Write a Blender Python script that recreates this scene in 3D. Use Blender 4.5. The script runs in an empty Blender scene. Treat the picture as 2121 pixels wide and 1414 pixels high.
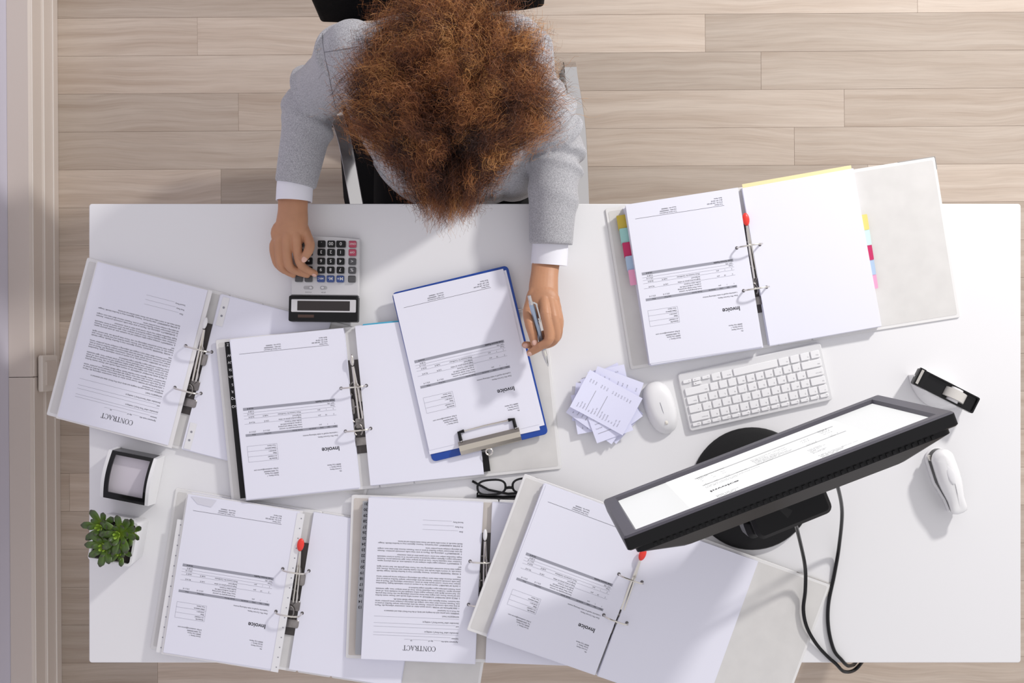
import bpy, bmesh, math, random
import numpy as np
from mathutils import Vector, Matrix, Euler

random.seed(7)
R = math.radians
scene = bpy.context.scene
COL = scene.collection

# ------------------------------------------------------------------ camera
T = 0.74            # table top height
D = 2.0             # camera height above the table top
F = 2206.0          # focal length in pixels of a 2121 px wide frame
cam_d = bpy.data.cameras.new('camera')
cam = bpy.data.objects.new('camera', cam_d)
COL.objects.link(cam)
cam.location = (0, 0, T + D)
cam_d.sensor_width = 36.0
cam_d.lens = 36.0 * F / 2121.0
cam_d.clip_start = 0.05
scene.camera = cam

# ------------------------------------------------------------------ light
world = bpy.data.worlds.new('world')
scene.world = world
world.use_nodes = True
bg = world.node_tree.nodes['Background']
bg.inputs[0].default_value = (1.0, 0.975, 1.0, 1)
bg.inputs[1].default_value = 0.76

fl_d = bpy.data.lights.new('flash_lamp', 'AREA')
fl = bpy.data.objects.new('flash_lamp', fl_d)
COL.objects.link(fl)
fl_d.shape = 'DISK'
fl_d.size = 0.20
fl_d.energy = 53
fl_d.color = (1.0, 0.97, 0.93)
fl.location = (1.8, 1.75, 2.1)
fl.rotation_euler = (Vector((0.0, -0.1, 0.74)) - Vector(fl.location)).to_track_quat('-Z', 'Y').to_euler()

vs = scene.view_settings
vs.view_transform = 'Standard'
vs.look = 'None'
vs.exposure = 0.0
vs.gamma = 1.0
vs.use_curve_mapping = False


# ------------------------------------------------------------------ helpers
def P(px, py, h=0.0):
    """photo pixel -> point at height h above the table top"""
    s = F / (D - h)
    return Vector(((px - 1060.5) / s, (707 - py) / s, T + h))


def link(o, parent=None):
    COL.objects.link(o)
    if parent is not None:
        o.parent = parent
    return o


def tag(o, label=None, cat=None, group=None, kind=None):
    if label:
        o['label'] = label
    if cat:
        o['category'] = cat
    if group:
        o['group'] = group
    if kind:
        o['kind'] = kind
    return o


def thing(name, label, cat, loc=(0, 0, 0), rotz=0.0, group=None, rot=None):
    o = bpy.data.objects.new(name, None)
    o.empty_display_size = 0.05
    o.location = loc
    o.rotation_euler = rot if rot is not None else (0, 0, rotz)
    COL.objects.link(o)
    return tag(o, label, cat, group)


class MB:
    """collects geometry for one mesh object"""

    def __init__(self):
        self.v, self.f, self.m = [], [], []

    def add(self, verts, faces, M=None, mi=0):
        n = len(self.v)
        if M is not None:
            verts = [M @ Vector(p) for p in verts]
        self.v.extend([tuple(p) for p in verts])
        for f in faces:
            self.f.append([i + n for i in f])
            self.m.append(mi)
        return self

    def box(self, c, s, M=None, mi=0, rz=0.0):
        x, y, z = s[0] / 2, s[1] / 2, s[2] / 2
        q = [(-x, -y, -z), (x, -y, -z), (x, y, -z), (-x, y, -z), (-x, -y, z), (x, -y, z), (x, y, z), (-x, y, z)]
        L = Matrix.Translation(c) @ Matrix.Rotation(rz, 4, 'Z')
        if M is not None:
            L = M @ L
        return self.add(q, [(3, 2, 1, 0), (4, 5, 6, 7), (0, 1, 5, 4), (1, 2, 6, 5), (2, 3, 7, 6), (3, 0, 4, 7)], L, mi)

    def prism(self, poly, z0, z1, bev=0.0, M=None, mi=0, bot=True):
        """extruded polygon (counter-clockwise), top and bottom edges chamfered by bev"""
        n = len(poly)
        if bev > 0:
            ins = inset(poly, bev)
            if z1 - z0 > 2 * bev:
                rings = [(ins, z0), (poly, z0 + bev), (poly, z1 - bev), (ins, z1)]
            else:
                rings = [(poly, z0), (poly, z1 - bev), (ins, z1)]
        else:
            rings = [(poly, z0), (poly, z1)]
        vv, ff = [], []
        for pl, z in rings:
            vv += [(p[0], p[1], z) for p in pl]
        for k in range(len(rings) - 1):
            for i in range(n):
                j = (i + 1) % n
                ff.append((k * n + i, k * n + j, (k + 1) * n + j, (k + 1) * n + i))
        ff.append(tuple(range((len(rings) - 1) * n, len(rings) * n)))
        if bot:
            ff.append(tuple(range(n - 1, -1, -1)))
        return self.add(vv, ff, M, mi)

    def loft(self, rings, M=None, mi=0, cap=True, closed=False):
        n = len(rings[0])
        vv = [p for r in rings for p in r]
        ff = []
        K = len(rings)
        for k in range(K if closed else K - 1):
            k2 = (k + 1) % K
            for i in range(n):
                j = (i + 1) % n
                ff.append((k * n + i, k * n + j, k2 * n + j, k2 * n + i))
        if cap and not closed:
            ff.append(tuple(range(n - 1, -1, -1)))
            ff.append(tuple(range((K - 1) * n, K * n)))
        return self.add(vv, ff, M, mi)

    def tube(self, pts, r, n=8, M=None, mi=0, cap=True, closed=False, up=None):
        pts = [Vector(p) for p in pts]
        K = len(pts)
        rs = r if isinstance(r, (list, tuple)) else [r] * K
        rings = []
        prev = None
        for k in range(K):
            if closed:
                t = pts[(k + 1) % K] - pts[k - 1]
            else:
                t = pts[min(k + 1, K - 1)] - pts[max(k - 1, 0)]
            t.normalize()
            if prev is None:
                a = Vector(up) if up else (Vector((0, 0, 1)) if abs(t.z) < 0.9 else Vector((1, 0, 0)))
            else:
                a = prev
            a = (a - t * a.dot(t)).normalized()
            prev = a
            b = t.cross(a)
            rr = rs[k]
            ra, rb = rr if isinstance(rr, (list, tuple)) else (rr, rr)
            rings.append([pts[k] + a * (math.cos(2 * math.pi * i / n) * ra) + b * (math.sin(2 * math.pi * i / n) * rb) for i in range(n)])
        return self.loft(rings, M, mi, cap, closed)

    def lathe(self, prof, n=24, M=None, mi=0, cap=True):
        rings = [[(r * math.cos(2 * math.pi * i / n), r * math.sin(2 * math.pi * i / n), z) for i in range(n)] for r, z in prof]
        return self.loft(rings, M, mi, cap)

    def ball(self, c, r, n=16, k=10, M=None, mi=0, Rm=None):
        rx, ry, rz = r if isinstance(r, (list, tuple)) else (r, r, r)
        rings = []
        for a in range(1, k):
            th = math.pi * a / k
            rings.append([(rx * math.sin(th) * math.cos(2 * math.pi * i / n), ry * math.sin(th) * math.sin(2 * math.pi * i / n), -rz * math.cos(th)) for i in range(n)])
        L = Matrix.Translation(c)
        if Rm is not None:
            L = L @ Rm
        if M is not None:
            L = M @ L
        vv = [(0, 0, -rz)] + [p for r_ in rings for p in r_] + [(0, 0, rz)]
        ff = []
        K = len(rings)
        for i in range(n):
            j = (i + 1) % n
            ff.append((0, 1 + j, 1 + i))
            for q in range(K - 1):
                ff.append((1 + q * n + i, 1 + q * n + j, 1 + (q + 1) * n + j, 1 + (q + 1) * n + i))
            ff.append((1 + (K - 1) * n + i, 1 + (K - 1) * n + j, 1 + K * n))
        return self.add(vv, ff, L, mi)

    def mesh(self, name, smooth=35):
        me = bpy.data.meshes.new(name)
        me.from_pydata(self.v, [], self.f)
        if self.m and max(self.m) > 0:
            me.polygons.foreach_set('material_index', self.m)
        if smooth:
            me.shade_smooth()
            me.set_sharp_from_angle(angle=R(smooth))
        me.update()
        return me

    def build(self, name, mat, parent=None, loc=None, rot=None, smooth=35):
        me = self.mesh(name, smooth)
        return mobj(name, me, mat, parent, loc, rot)


def mobj(name, me, mat, parent=None, loc=None, rot=None):
    o = bpy.data.objects.new(name, me)
    for m in (mat if isinstance(mat, (list, tuple)) else [mat]):
        if len(me.materials) < (len(mat) if isinstance(mat, (list, tuple)) else 1):
            me.materials.append(m)
    if loc is not None:
        o.location = loc
    if rot is not None:
        o.rotation_euler = rot
    return link(o, parent)


def inset(poly, d):
    n = len(poly)
    out = []
    for i in range(n):
        p0, p1, p2 = Vector(poly[i - 1][:2]), Vector(poly[i][:2]), Vector(poly[(i + 1) % n][:2])
        e1, e2 = (p1 - p0), (p2 - p1)
        if e1.length < 1e-9 or e2.length < 1e-9:
            out.append(tuple(p1))
            continue
        e1.normalize(); e2.normalize()
        n1, n2 = Vector((-e1.y, e1.x)), Vector((-e2.y, e2.x))
        b = n1 + n2
        if b.length < 1e-6:
            b = n1
        b.normalize()
        q = p1 + b * (d / max(0.35, b.dot(n1)))
        out.append((q.x, q.y))
    return out


def rrect(x0, y0, x1, y1, r, n=4):
    pts = []
    for cx, cy, a0 in ((x1 - r, y0 + r, -90), (x1 - r, y1 - r, 0), (x0 + r, y1 - r, 90), (x0 + r, y0 + r, 180)):
        for i in range(n + 1):
            a = R(a0 + 90 * i / n)
            pts.append((cx + r * math.cos(a), cy + r * math.sin(a)))
    return pts


def spline(pts, n=8, closed=False):
    """Catmull-Rom through the points (any dimension)"""
    pts = [Vector(p) for p in pts]
    K = len(pts)
    out = []
    for k in range(K if closed else K - 1):
        if closed:
            p0, p1, p2, p3 = pts[k - 1], pts[k], pts[(k + 1) % K], pts[(k + 2) % K]
        else:
            p0, p1, p2, p3 = pts[max(k - 1, 0)], pts[k], pts[k + 1], pts[min(k + 2, K - 1)]
        for i in range(n):
            t = i / n
            out.append(0.5 * ((2 * p1) + (p2 - p0) * t + (2 * p0 - 5 * p1 + 4 * p2 - p3) * t * t + (3 * p1 - p0 - 3 * p2 + p3) * t ** 3))
    if not closed:
        out.append(pts[-1])
    return out


def copy_mesh_obj(o, parent, loc=None, rot=None, name=None):
    c = o.copy()
    if name:
        c.name = name
    if loc is not None:
        c.location = loc
    if rot is not None:
        c.rotation_euler = rot
    COL.objects.link(c)
    c.parent = parent
    return c


# ------------------------------------------------------------------ materials
def mat(name, col, rough=0.5, metal=0.0, spec=0.5, bump=0.0, bscale=300.0, var=0.0, vscale=40.0, coat=0.0, sub=0.0,
        trans=0.0, emit=None, estr=0.0, stretch=(1, 1, 1), alpha=1.0):
    m = bpy.data.materials.new(name)
    m.use_nodes = True
    nt = m.node_tree
    b = nt.nodes['Principled BSDF']
    b.inputs['Base Color'].default_value = (*col, 1)
    b.inputs['Roughness'].default_value = rough
    b.inputs['Metallic'].default_value = metal
    b.inputs['Specular IOR Level'].default_value = spec
    b.inputs['Coat Weight'].default_value = coat
    b.inputs['Transmission Weight'].default_value = trans
    b.inputs['Alpha'].default_value = alpha
    if sub:
        b.inputs['Subsurface Weight'].default_value = sub
        b.inputs['Subsurface Radius'].default_value = (0.012, 0.005, 0.003)
        b.inputs['Subsurface Scale'].default_value = 0.6
    if emit:
        b.inputs['Emission Color'].default_value = (*emit, 1)
        b.inputs['Emission Strength'].default_value = estr
    if bump or var:
        tc = nt.nodes.new('ShaderNodeTexCoord')
        mp = nt.nodes.new('ShaderNodeMapping')
        mp.inputs['Scale'].default_value = stretch
        nt.links.new(tc.outputs['Object'], mp.inputs[0])
    if bump:
        nz = nt.nodes.new('ShaderNodeTexNoise')
        nz.inputs['Scale'].default_value = bscale
        nz.inputs['Detail'].default_value = 3
        bp = nt.nodes.new('ShaderNodeBump')
        bp.inputs['Strength'].default_value = bump
        bp.inputs['Distance'].default_value = 0.001
        nt.links.new(mp.outputs[0], nz.inputs['Vector'])
        nt.links.new(nz.outputs[0], bp.inputs['Height'])
        nt.links.new(bp.outputs[0], b.inputs['Normal'])
    if var:
        nz = nt.nodes.new('ShaderNodeTexNoise')
        nz.inputs['Scale'].default_value = vscale
        nz.inputs['Detail'].default_value = 4
        mr = nt.nodes.new('ShaderNodeMapRange')
        mr.inputs['From Min'].default_value = 0.3
        mr.inputs['From Max'].default_value = 0.7
        mr.inputs['To Min'].default_value = 1 - var
        mr.inputs['To Max'].default_value = 1 + var
        mx = nt.nodes.new('ShaderNodeVectorMath')
        mx.operation = 'SCALE'
        mx.inputs[0].default_value = col
        nt.links.new(mp.outputs[0], nz.inputs['Vector'])
        nt.links.new(nz.outputs[0], mr.inputs['Value'])
        nt.links.new(mr.outputs[0], mx.inputs['Scale'])
        nt.links.new(mx.outputs[0], b.inputs['Base Color'])
    return m


def wood_mat(name):
    m = bpy.data.materials.new(name)
    m.use_nodes = True
    nt = m.node_tree
    N, L = nt.nodes, nt.links
    b = N['Principled BSDF']
    tc = N.new('ShaderNodeTexCoord')
    oi = N.new('ShaderNodeObjectInfo')
    off = N.new('ShaderNodeVectorMath'); off.operation = 'MULTIPLY_ADD'
    comb = N.new('ShaderNodeCombineXYZ')
    for i in range(3):
        L.new(oi.outputs['Random'], comb.inputs[i])
    L.new(comb.outputs[0], off.inputs[0])
    off.inputs[1].default_value = (31.0, 17.0, 9.0)
    L.new(tc.outputs['Object'], off.inputs[2])
    # warp so that the grain forms cathedrals
    wz = N.new('ShaderNodeTexNoise'); wz.inputs['Scale'].default_value = 2.2; wz.inputs['Detail'].default_value = 2
    L.new(off.outputs[0], wz.inputs['Vector'])
    wv = N.new('ShaderNodeVectorMath'); wv.operation = 'MULTIPLY_ADD'
    L.new(wz.outputs['Color'], wv.inputs[0])
    wv.inputs[1].default_value = (0.0, 0.07, 0.0)
    L.new(off.outputs[0], wv.inputs[2])
    m1 = N.new('ShaderNodeMapping'); m1.inputs['Scale'].default_value = (0.9, 26.0, 1.0)
    L.new(wv.outputs[0], m1.inputs[0])
    n1 = N.new('ShaderNodeTexNoise'); n1.inputs['Scale'].default_value = 1.6; n1.inputs['Detail'].default_value = 6; n1.inputs['Roughness'].default_value = 0.62
    L.new(m1.outputs[0], n1.inputs['Vector'])
    m2 = N.new('ShaderNodeMapping'); m2.inputs['Scale'].default_value = (7.0, 210.0, 1.0)
    L.new(wv.outputs[0], m2.inputs[0])
    n2 = N.new('ShaderNodeTexNoise'); n2.inputs['Scale'].default_value = 1.5; n2.inputs['Detail'].default_value = 4
    L.new(m2.outputs[0], n2.inputs['Vector'])
    r1 = N.new('ShaderNodeValToRGB')
    r1.color_ramp.elements[0].position = 0.30; r1.color_ramp.elements[0].color = (0.47, 0.375, 0.30, 1)
    r1.color_ramp.elements[1].position = 0.62; r1.color_ramp.elements[1].color = (0.60, 0.51, 0.43, 1)
    L.new(n1.outputs[0], r1.inputs[0])
    r2 = N.new('ShaderNodeValToRGB')
    r2.color_ramp.elements[0].position = 0.30; r2.color_ramp.elements[0].color = (0.90, 0.895, 0.89, 1)
    r2.color_ramp.elements[1].position = 0.55; r2.color_ramp.elements[1].color = (1, 1, 1, 1)
    L.new(n2.outputs[0], r2.inputs[0])
    mul = N.new('ShaderNodeMix'); mul.data_type = 'RGBA'; mul.blend_type = 'MULTIPLY'; mul.inputs['Factor'].default_value = 1.0
    L.new(r1.outputs[0], mul.inputs[6]); L.new(r2.outputs[0], mul.inputs[7])
    tone = N.new('ShaderNodeMapRange'); tone.inputs['To Min'].default_value = 0.78; tone.inputs['To Max'].default_value = 1.10
    L.new(oi.outputs['Random'], tone.inputs['Value'])
    sc = N.new('ShaderNodeVectorMath'); sc.operation = 'SCALE'
    L.new(mul.outputs[2], sc.inputs[0]); L.new(tone.outputs[0], sc.inputs['Scale'])
    L.new(sc.outputs[0], b.inputs['Base Color'])
    b.inputs['Roughness'].default_value = 0.52
    b.inputs['Specular IOR Level'].default_value = 0.35
    bp = N.new('ShaderNodeBump'); bp.inputs['Strength'].default_value = 0.12; bp.inputs['Distance'].default_value = 0.001
    L.new(n2.outputs[0], bp.inputs['Height']); L.new(bp.outputs[0], b.inputs['Normal'])
    return m


def fabric_mat(name, c1, c2, scale=900.0, rough=0.95, bump=0.5):
    m = bpy.data.materials.new(name)
    m.use_nodes = True
    N, L = m.node_tree.nodes, m.node_tree.links
    b = N['Principled BSDF']
    tc = N.new('ShaderNodeTexCoord')
    n1 = N.new('ShaderNodeTexNoise'); n1.inputs['Scale'].default_value = scale; n1.inputs['Detail'].default_value = 1
    mp = N.new('ShaderNodeMapping'); mp.inputs['Scale'].default_value = (1.0, 0.45, 0.45)
    L.new(tc.outputs['Object'], mp.inputs[0]); L.new(mp.outputs[0], n1.inputs['Vector'])
    n2 = N.new('ShaderNodeTexNoise'); n2.inputs['Scale'].default_value = scale; n2.inputs['Detail'].default_value = 1
    mp2 = N.new('ShaderNodeMapping'); mp2.inputs['Scale'].default_value = (0.45, 1.0, 1.0); mp2.inputs['Location'].default_value = (3, 5, 7)
    L.new(tc.outputs['Object'], mp2.inputs[0]); L.new(mp2.outputs[0], n2.inputs['Vector'])
    mix = N.new('ShaderNodeMath'); mix.operation = 'ADD'
    L.new(n1.outputs[0], mix.inputs[0]); L.new(n2.outputs[0], mix.inputs[1])
    rp = N.new('ShaderNodeValToRGB')
    mr = N.new('ShaderNodeMath'); mr.operation = 'MULTIPLY'; mr.inputs[1].default_value = 0.5
    L.new(mix.outputs[0], mr.inputs[0]); L.new(mr.outputs[0], rp.inputs[0])
    rp.color_ramp.elements[0].position = 0.38; rp.color_ramp.elements[0].color = (*c1, 1)
    rp.color_ramp.elements[1].position = 0.62; rp.color_ramp.elements[1].color = (*c2, 1)
    L.new(rp.outputs[0], b.inputs['Base Color'])
    b.inputs['Roughness'].default_value = rough
    b.inputs['Specular IOR Level'].default_value = 0.15
    b.inputs['Sheen Weight'].default_value = 0.25
    b.inputs['Sheen Roughness'].default_value = 0.5
    bp = N.new('ShaderNodeBump'); bp.inputs['Strength'].default_value = bump; bp.inputs['Distance'].default_value = 0.0006
    L.new(mr.outputs[0], bp.inputs['Height']); L.new(bp.outputs[0], b.inputs['Normal'])
    return m


M_wood = wood_mat('light_oak')
M_gap = mat('joint', (0.30, 0.24, 0.19), 0.9)
M_wall = mat('wall_paint', (0.62, 0.60, 0.70), 0.8, bump=0.05, bscale=120)
M_trunk = mat('cream_plastic', (0.66, 0.585, 0.53), 0.38, bump=0.02, bscale=40)
M_trunk2 = mat('cream_plastic_ridge', (0.76, 0.70, 0.65), 0.25)
M_desk = mat('white_laminate', (0.80, 0.80, 0.815), 0.42, spec=0.35, bump=0.02, bscale=500)
M_steel = mat('grey_steel', (0.55, 0.55, 0.57), 0.4, 0.9)
M_cover = mat('binder_lining', (0.67, 0.66, 0.645), 0.55, spec=0.3, var=0.03, vscale=30)
M_film = mat('binder_film', (0.78, 0.775, 0.77), 0.3, spec=0.5)
M_cream = mat('binder_lining_cream', (0.62, 0.575, 0.53), 0.6, spec=0.3, var=0.03, vscale=30)
M_paper = mat('paper', (0.80, 0.805, 0.90), 0.85, spec=0.2, bump=0.03, bscale=60)
M_paper2 = mat('paper_stock', (0.80, 0.805, 0.90), 0.85, spec=0.2)
M_receipt = mat('receipt_paper', (0.76, 0.77, 0.95), 0.75, spec=0.25, bump=0.06, bscale=30)
M_ink = mat('print_black', (0.028, 0.028, 0.034), 0.8, spec=0.1)
M_inkg = mat('print_grey', (0.30, 0.30, 0.34), 0.8, spec=0.1)
M_inkl = mat('print_light', (0.22, 0.22, 0.27), 0.8, spec=0.1)
M_bar = mat('print_bar', (0.34, 0.345, 0.40), 0.8, spec=0.1)
M_inkblue = mat('pen_ink', (0.07, 0.08, 0.42), 0.8)
M_sleeve = mat('clear_plastic', (0.80, 0.79, 0.79), 0.22, spec=0.5)
M_chrome = mat('chrome', (0.66, 0.65, 0.64), 0.10, 1.0)
M_nickel = mat('nickel', (0.72, 0.69, 0.64), 0.20, 1.0)
M_mech = mat('mechanism_steel', (0.30, 0.28, 0.27), 0.33, 0.9, var=0.25, vscale=60)
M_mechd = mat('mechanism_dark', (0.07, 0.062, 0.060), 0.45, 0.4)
M_red = mat('red_plastic', (0.82, 0.045, 0.03), 0.35)
M_whitep = mat('white_plastic', (0.80, 0.80, 0.815), 0.28, spec=0.5)
M_whiteg = mat('white_gloss', (0.82, 0.82, 0.83), 0.16, spec=0.5, coat=0.4)
M_black = mat('black_plastic', (0.010, 0.010, 0.011), 0.38, spec=0.18)
M_blackg = mat('black_gloss', (0.008, 0.008, 0.009), 0.16, spec=0.3)
M_blackm = mat('black_matt', (0.012, 0.012, 0.013), 0.62, spec=0.2, bump=0.25, bscale=900)
M_bezel_sheen = mat('bezel', (0.075, 0.072, 0.090), 0.42, spec=0.5)  # black frame front, lightened in colour to show the sky reflected on it
M_blue = mat('clipboard_blue', (0.006, 0.055, 0.33), 0.34, spec=0.5)
M_silver = mat('calculator_silver', (0.62, 0.615, 0.63), 0.36, 0.35)
M_lcd = mat('lcd', (0.028, 0.022, 0.022), 0.10, spec=0.35)
M_keyk = mat('key_black', (0.010, 0.010, 0.011), 0.30, spec=0.25)
M_keyg = mat('key_grey', (0.075, 0.075, 0.08), 0.35)
M_keyb = mat('key_blue', (0.035, 0.075, 0.26), 0.35)
M_keyr = mat('key_red', (0.46, 0.055, 0.11), 0.35)
M_keyw = mat('key_white', (0.84, 0.84, 0.855), 0.42, spec=0.35)
M_kbody = mat('keyboard_body', (0.70, 0.70, 0.715), 0.42, spec=0.4)
M_legend = mat('legend_grey', (0.36, 0.36, 0.38), 0.6)
M_legw = mat('legend_white', (0.8, 0.8, 0.8), 0.6)
M_tapew = mat('tape_roll', (0.74, 0.72, 0.68), 0.35, trans=0.15)
M_pot = mat('white_ceramic', (0.82, 0.82, 0.835), 0.35)
M_soil = mat('soil', (0.02, 0.015, 0.012), 0.95, bump=0.6, bscale=200)
M_pen = mat('pen_blue_grey', (0.36, 0.44, 0.56), 0.28, 0.75)
M_skin = mat('skin', (0.50, 0.255, 0.145), 0.47, spec=0.4, bump=0.10, bscale=500, var=0.05, vscale=45, sub=0.12)
M_nail = mat('nail', (0.70, 0.42, 0.34), 0.22, spec=0.6, sub=0.1)
M_blazer = fabric_mat('grey_wool', (0.29, 0.29, 0.31), (0.50, 0.50, 0.525))
M_shirt = mat('white_cotton', (0.80, 0.80, 0.86), 0.9, spec=0.15, bump=0.1, bscale=700)
M_trouser = mat('black_cloth', (0.012, 0.012, 0.013), 0.9, spec=0.1, bump=0.2, bscale=500)
M_leather = mat('black_leather', (0.006, 0.006, 0.007), 0.55, spec=0.15, bump=0.3, bscale=260)
M_shoe = mat('shoe_leather', (0.014, 0.012, 0.011), 0.3)
M_metalclip = mat('clip_nickel', (0.64, 0.59, 0.51), 0.26, 1.0)
M_glass = mat('lens', (0.95, 0.95, 0.96), 0.03, trans=1.0)
M_glass.node_tree.nodes['Principled BSDF'].inputs['IOR'].default_value = 1.08
M_screen = mat('screen_grey', (0.02, 0.02, 0.02), 0.4, emit=(0.83, 0.83, 0.825), estr=1.0)
M_screenp = mat('screen_page', (0.02, 0.02, 0.02), 0.4, emit=(1.0, 1.0, 1.0), estr=1.0)
M_screenb = mat('screen_print', (0.02, 0.02, 0.02), 0.4)
M_screenl = mat('screen_line', (0.02, 0.02, 0.02), 0.4, emit=(0.5, 0.5, 0.5), estr=0.9)


# ------------------------------------------------------------------ lettering
_tc = {}


def text_geo(s, size=1.0, align='LEFT', bold=0.0, xs=1.0, res=2):
    """triangulated outlines of a line of lettering, baseline at y = 0"""
    key = (s, align, bold, res)
    if key not in _tc:
        cu = bpy.data.curves.new('lettering', 'FONT')
        cu.body = s
        cu.size = 1.0
        cu.align_x = align
        cu.resolution_u = res
        cu.offset = bold
        cu.fill_mode = 'BOTH'
        o = bpy.data.objects.new('lettering', cu)
        COL.objects.link(o)
        me = bpy.data.meshes.new_from_object(o)
        vv = [(v.co.x, v.co.y) for v in me.vertices]
        ff = [tuple(p.vertices) for p in me.polygons]
        bpy.data.objects.remove(o)
        bpy.data.curves.remove(cu)
        bpy.data.meshes.remove(me)
        _tc[key] = (vv, ff)
    vv, ff = _tc[key]
    return [(x * size * xs, y * size) for x, y in vv], ff


class Print:
    """flat print in page millimetres: x from the left edge, y down from the top edge"""

    extra = 0.0

    def __init__(self):
        self.v, self.f, self.m = [], [], []

    def geo(self, vv, ff, mi=0):
        n = len(self.v)
        self.v += vv
        self.f += [[i + n for i in f] for f in ff]
        self.m += [mi] * len(ff)

    def text(self, x, y, s, size=3.2, align='LEFT', bold=0.0, mi=0, xs=1.0):
        vv, ff = text_geo(s, size, align, bold + self.extra, xs, res=4 if size > 6 else 2)
        self.geo([(x + a, y - b) for a, b in vv], ff, mi)

    def rect(self, x0, y0, x1, y1, mi=0):
        self.geo([(x0, y0), (x1, y0), (x1, y1), (x0, y1)], [(0, 1, 2, 3)], mi)

    def poly(self, pts, mi=0):
        self.geo(list(pts), [tuple(range(len(pts)))], mi)

    def low(self):
        """vertices of the grey bars, which lie under the lettering"""
        return {i for f, m in zip(self.f, self.m) if m == 1 for i in f}

    def mesh(self, name, fn):
        """fn maps page (x, y) to a 3D point"""
        me = bpy.data.meshes.new(name)
        lo_ = self.low()
        vv = [fn(x, y) for x, y in self.v]
        vv = [(a, b, c - (0.00014 if i in lo_ else 0)) for i, (a, b, c) in enumerate(vv)]
        me.from_pydata(vv, [], self.f)
        me.polygons.foreach_set('material_index', self.m)
        me.update()
        # all faces up
        bm = bmesh.new()
        bm.from_mesh(me)
        for f in bm.faces:
            f.normal_update()
            if f.normal.z < 0:
                f.normal_flip()
        bm.to_mesh(me)
        bm.free()
        return me


def invoice(screen=False):
    p = Print()
    p.extra = 0.022 if screen else 0.0
    B = 1  # bar material
    for i, s in enumerate(('Mr.', 'Current Name', 'Street Name, 1', '00000 City Name')):
        p.text(30, 35.5 + 4.2 * i, s, 3.5)
    for i, s in enumerate(('Street Name, 1', '00000 City Name', 'Tel. 0000-0000000', 'E-Mail: emailname@server.com')):
        p.text(146, 40 + 4.2 * i, s, 3.5)
    p.text(29.5, 80, 'Invoice', 11.5, bold=0.016)
    for y in (67.5, 77.3, 87.1, 96.9):
        p.rect(143.5, y, 199, y + 0.28, 2)
    for x in (143.5, 198.8):
        p.rect(x, 67.5, x + 0.28, 97.1, 2)
    for i, (a, b) in enumerate((('Invoice Nr.', '0111042407'), ('Date', '24.04.2011'), ('Client name-nr.', 'Your Name'))):
        p.text(146, 71.3 + 9.8 * i, a, 3.3, bold=0.012)
        p.text(146, 75.7 + 9.8 * i, b, 3.3)
    p.text(30, 101.5, 'Dear Mrs Current Name,', 3.6)
    p.text(30, 107, 'I authorize myself to make following invoice:', 3.6)
    p.rect(29, 115, 199.5, 119.6, B)
    for x, s in ((31, 'Num.'), (43, 'Qty.'), (55, 'Unity'), (69, 'Article Nr.'), (94, 'Goods, Service'), (152, 'Unit Price'), (181, 'Price')):
        p.text(x, 118.5, s, 3.1, bold=0.008)
    for i, s in enumerate(('Food photography for summer', 'menu, Menu design and printing', 'on glossy cardboard DIN A5', 'double sided 10 pieces')):
        p.text(94, 124 + 4.1 * i, s, 3.4)
    for i, s in enumerate(('Single product photo on white', 'background')):
        p.text(94, 141.6 + 4.1 * i, s, 3.4)
    p.text(94, 151.5, 'Photo Licenses for Certificates', 3.4)
    for y, row in ((124, ('1', '1', 'pce', '273,11 €', '273,11 €')), (141.6, ('2', '10', 'pce', '2,52 €', '93,14 €')), (151.5, ('3', '1', 'pce', '16,82 €', '20,50 €'))):
        for x, s in zip((33, 46, 58, 154, 180), row):
            p.text(x, y, s, 3.4)
    p.text(31, 157.3, 'Total', 3.4)
    p.text(180, 157.3, '273,11 €', 3.4)
    p.text(31, 162.0, 'VAT 19%', 3.4)
    p.text(180, 162.0, '51,89 €', 3.4)
    for y in (138.0, 147.6, 153.2, 158.4):
        p.rect(29, y, 199.5, y + 0.28, 2)
    p.rect(29, 163.2, 199.5, 168.4, B)
    p.text(31, 167.2, 'Total Amount Payable', 3.8, bold=0.02)
    p.text(180, 167.2, '325,00 €', 3.3, bold=0.015)
    if not screen:
        p.rect(30, 268, 196, 268.45, 0)
        for i, s in enumerate(('Your Name', 'KTO Nr. 100 000 000', 'BLZ 100 100 00', 'Bank Name')):
            p.text(32, 272.2 + 3.9 * i, s, 3.2)
        for i, s in enumerate(('Your Name (Freelancer)', 'USt-IdNr. 10000000000', 'Steuer-Nr. 10000000')):
            p.text(118, 272.2 + 3.9 * i, s, 3.2)
    return p


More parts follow.
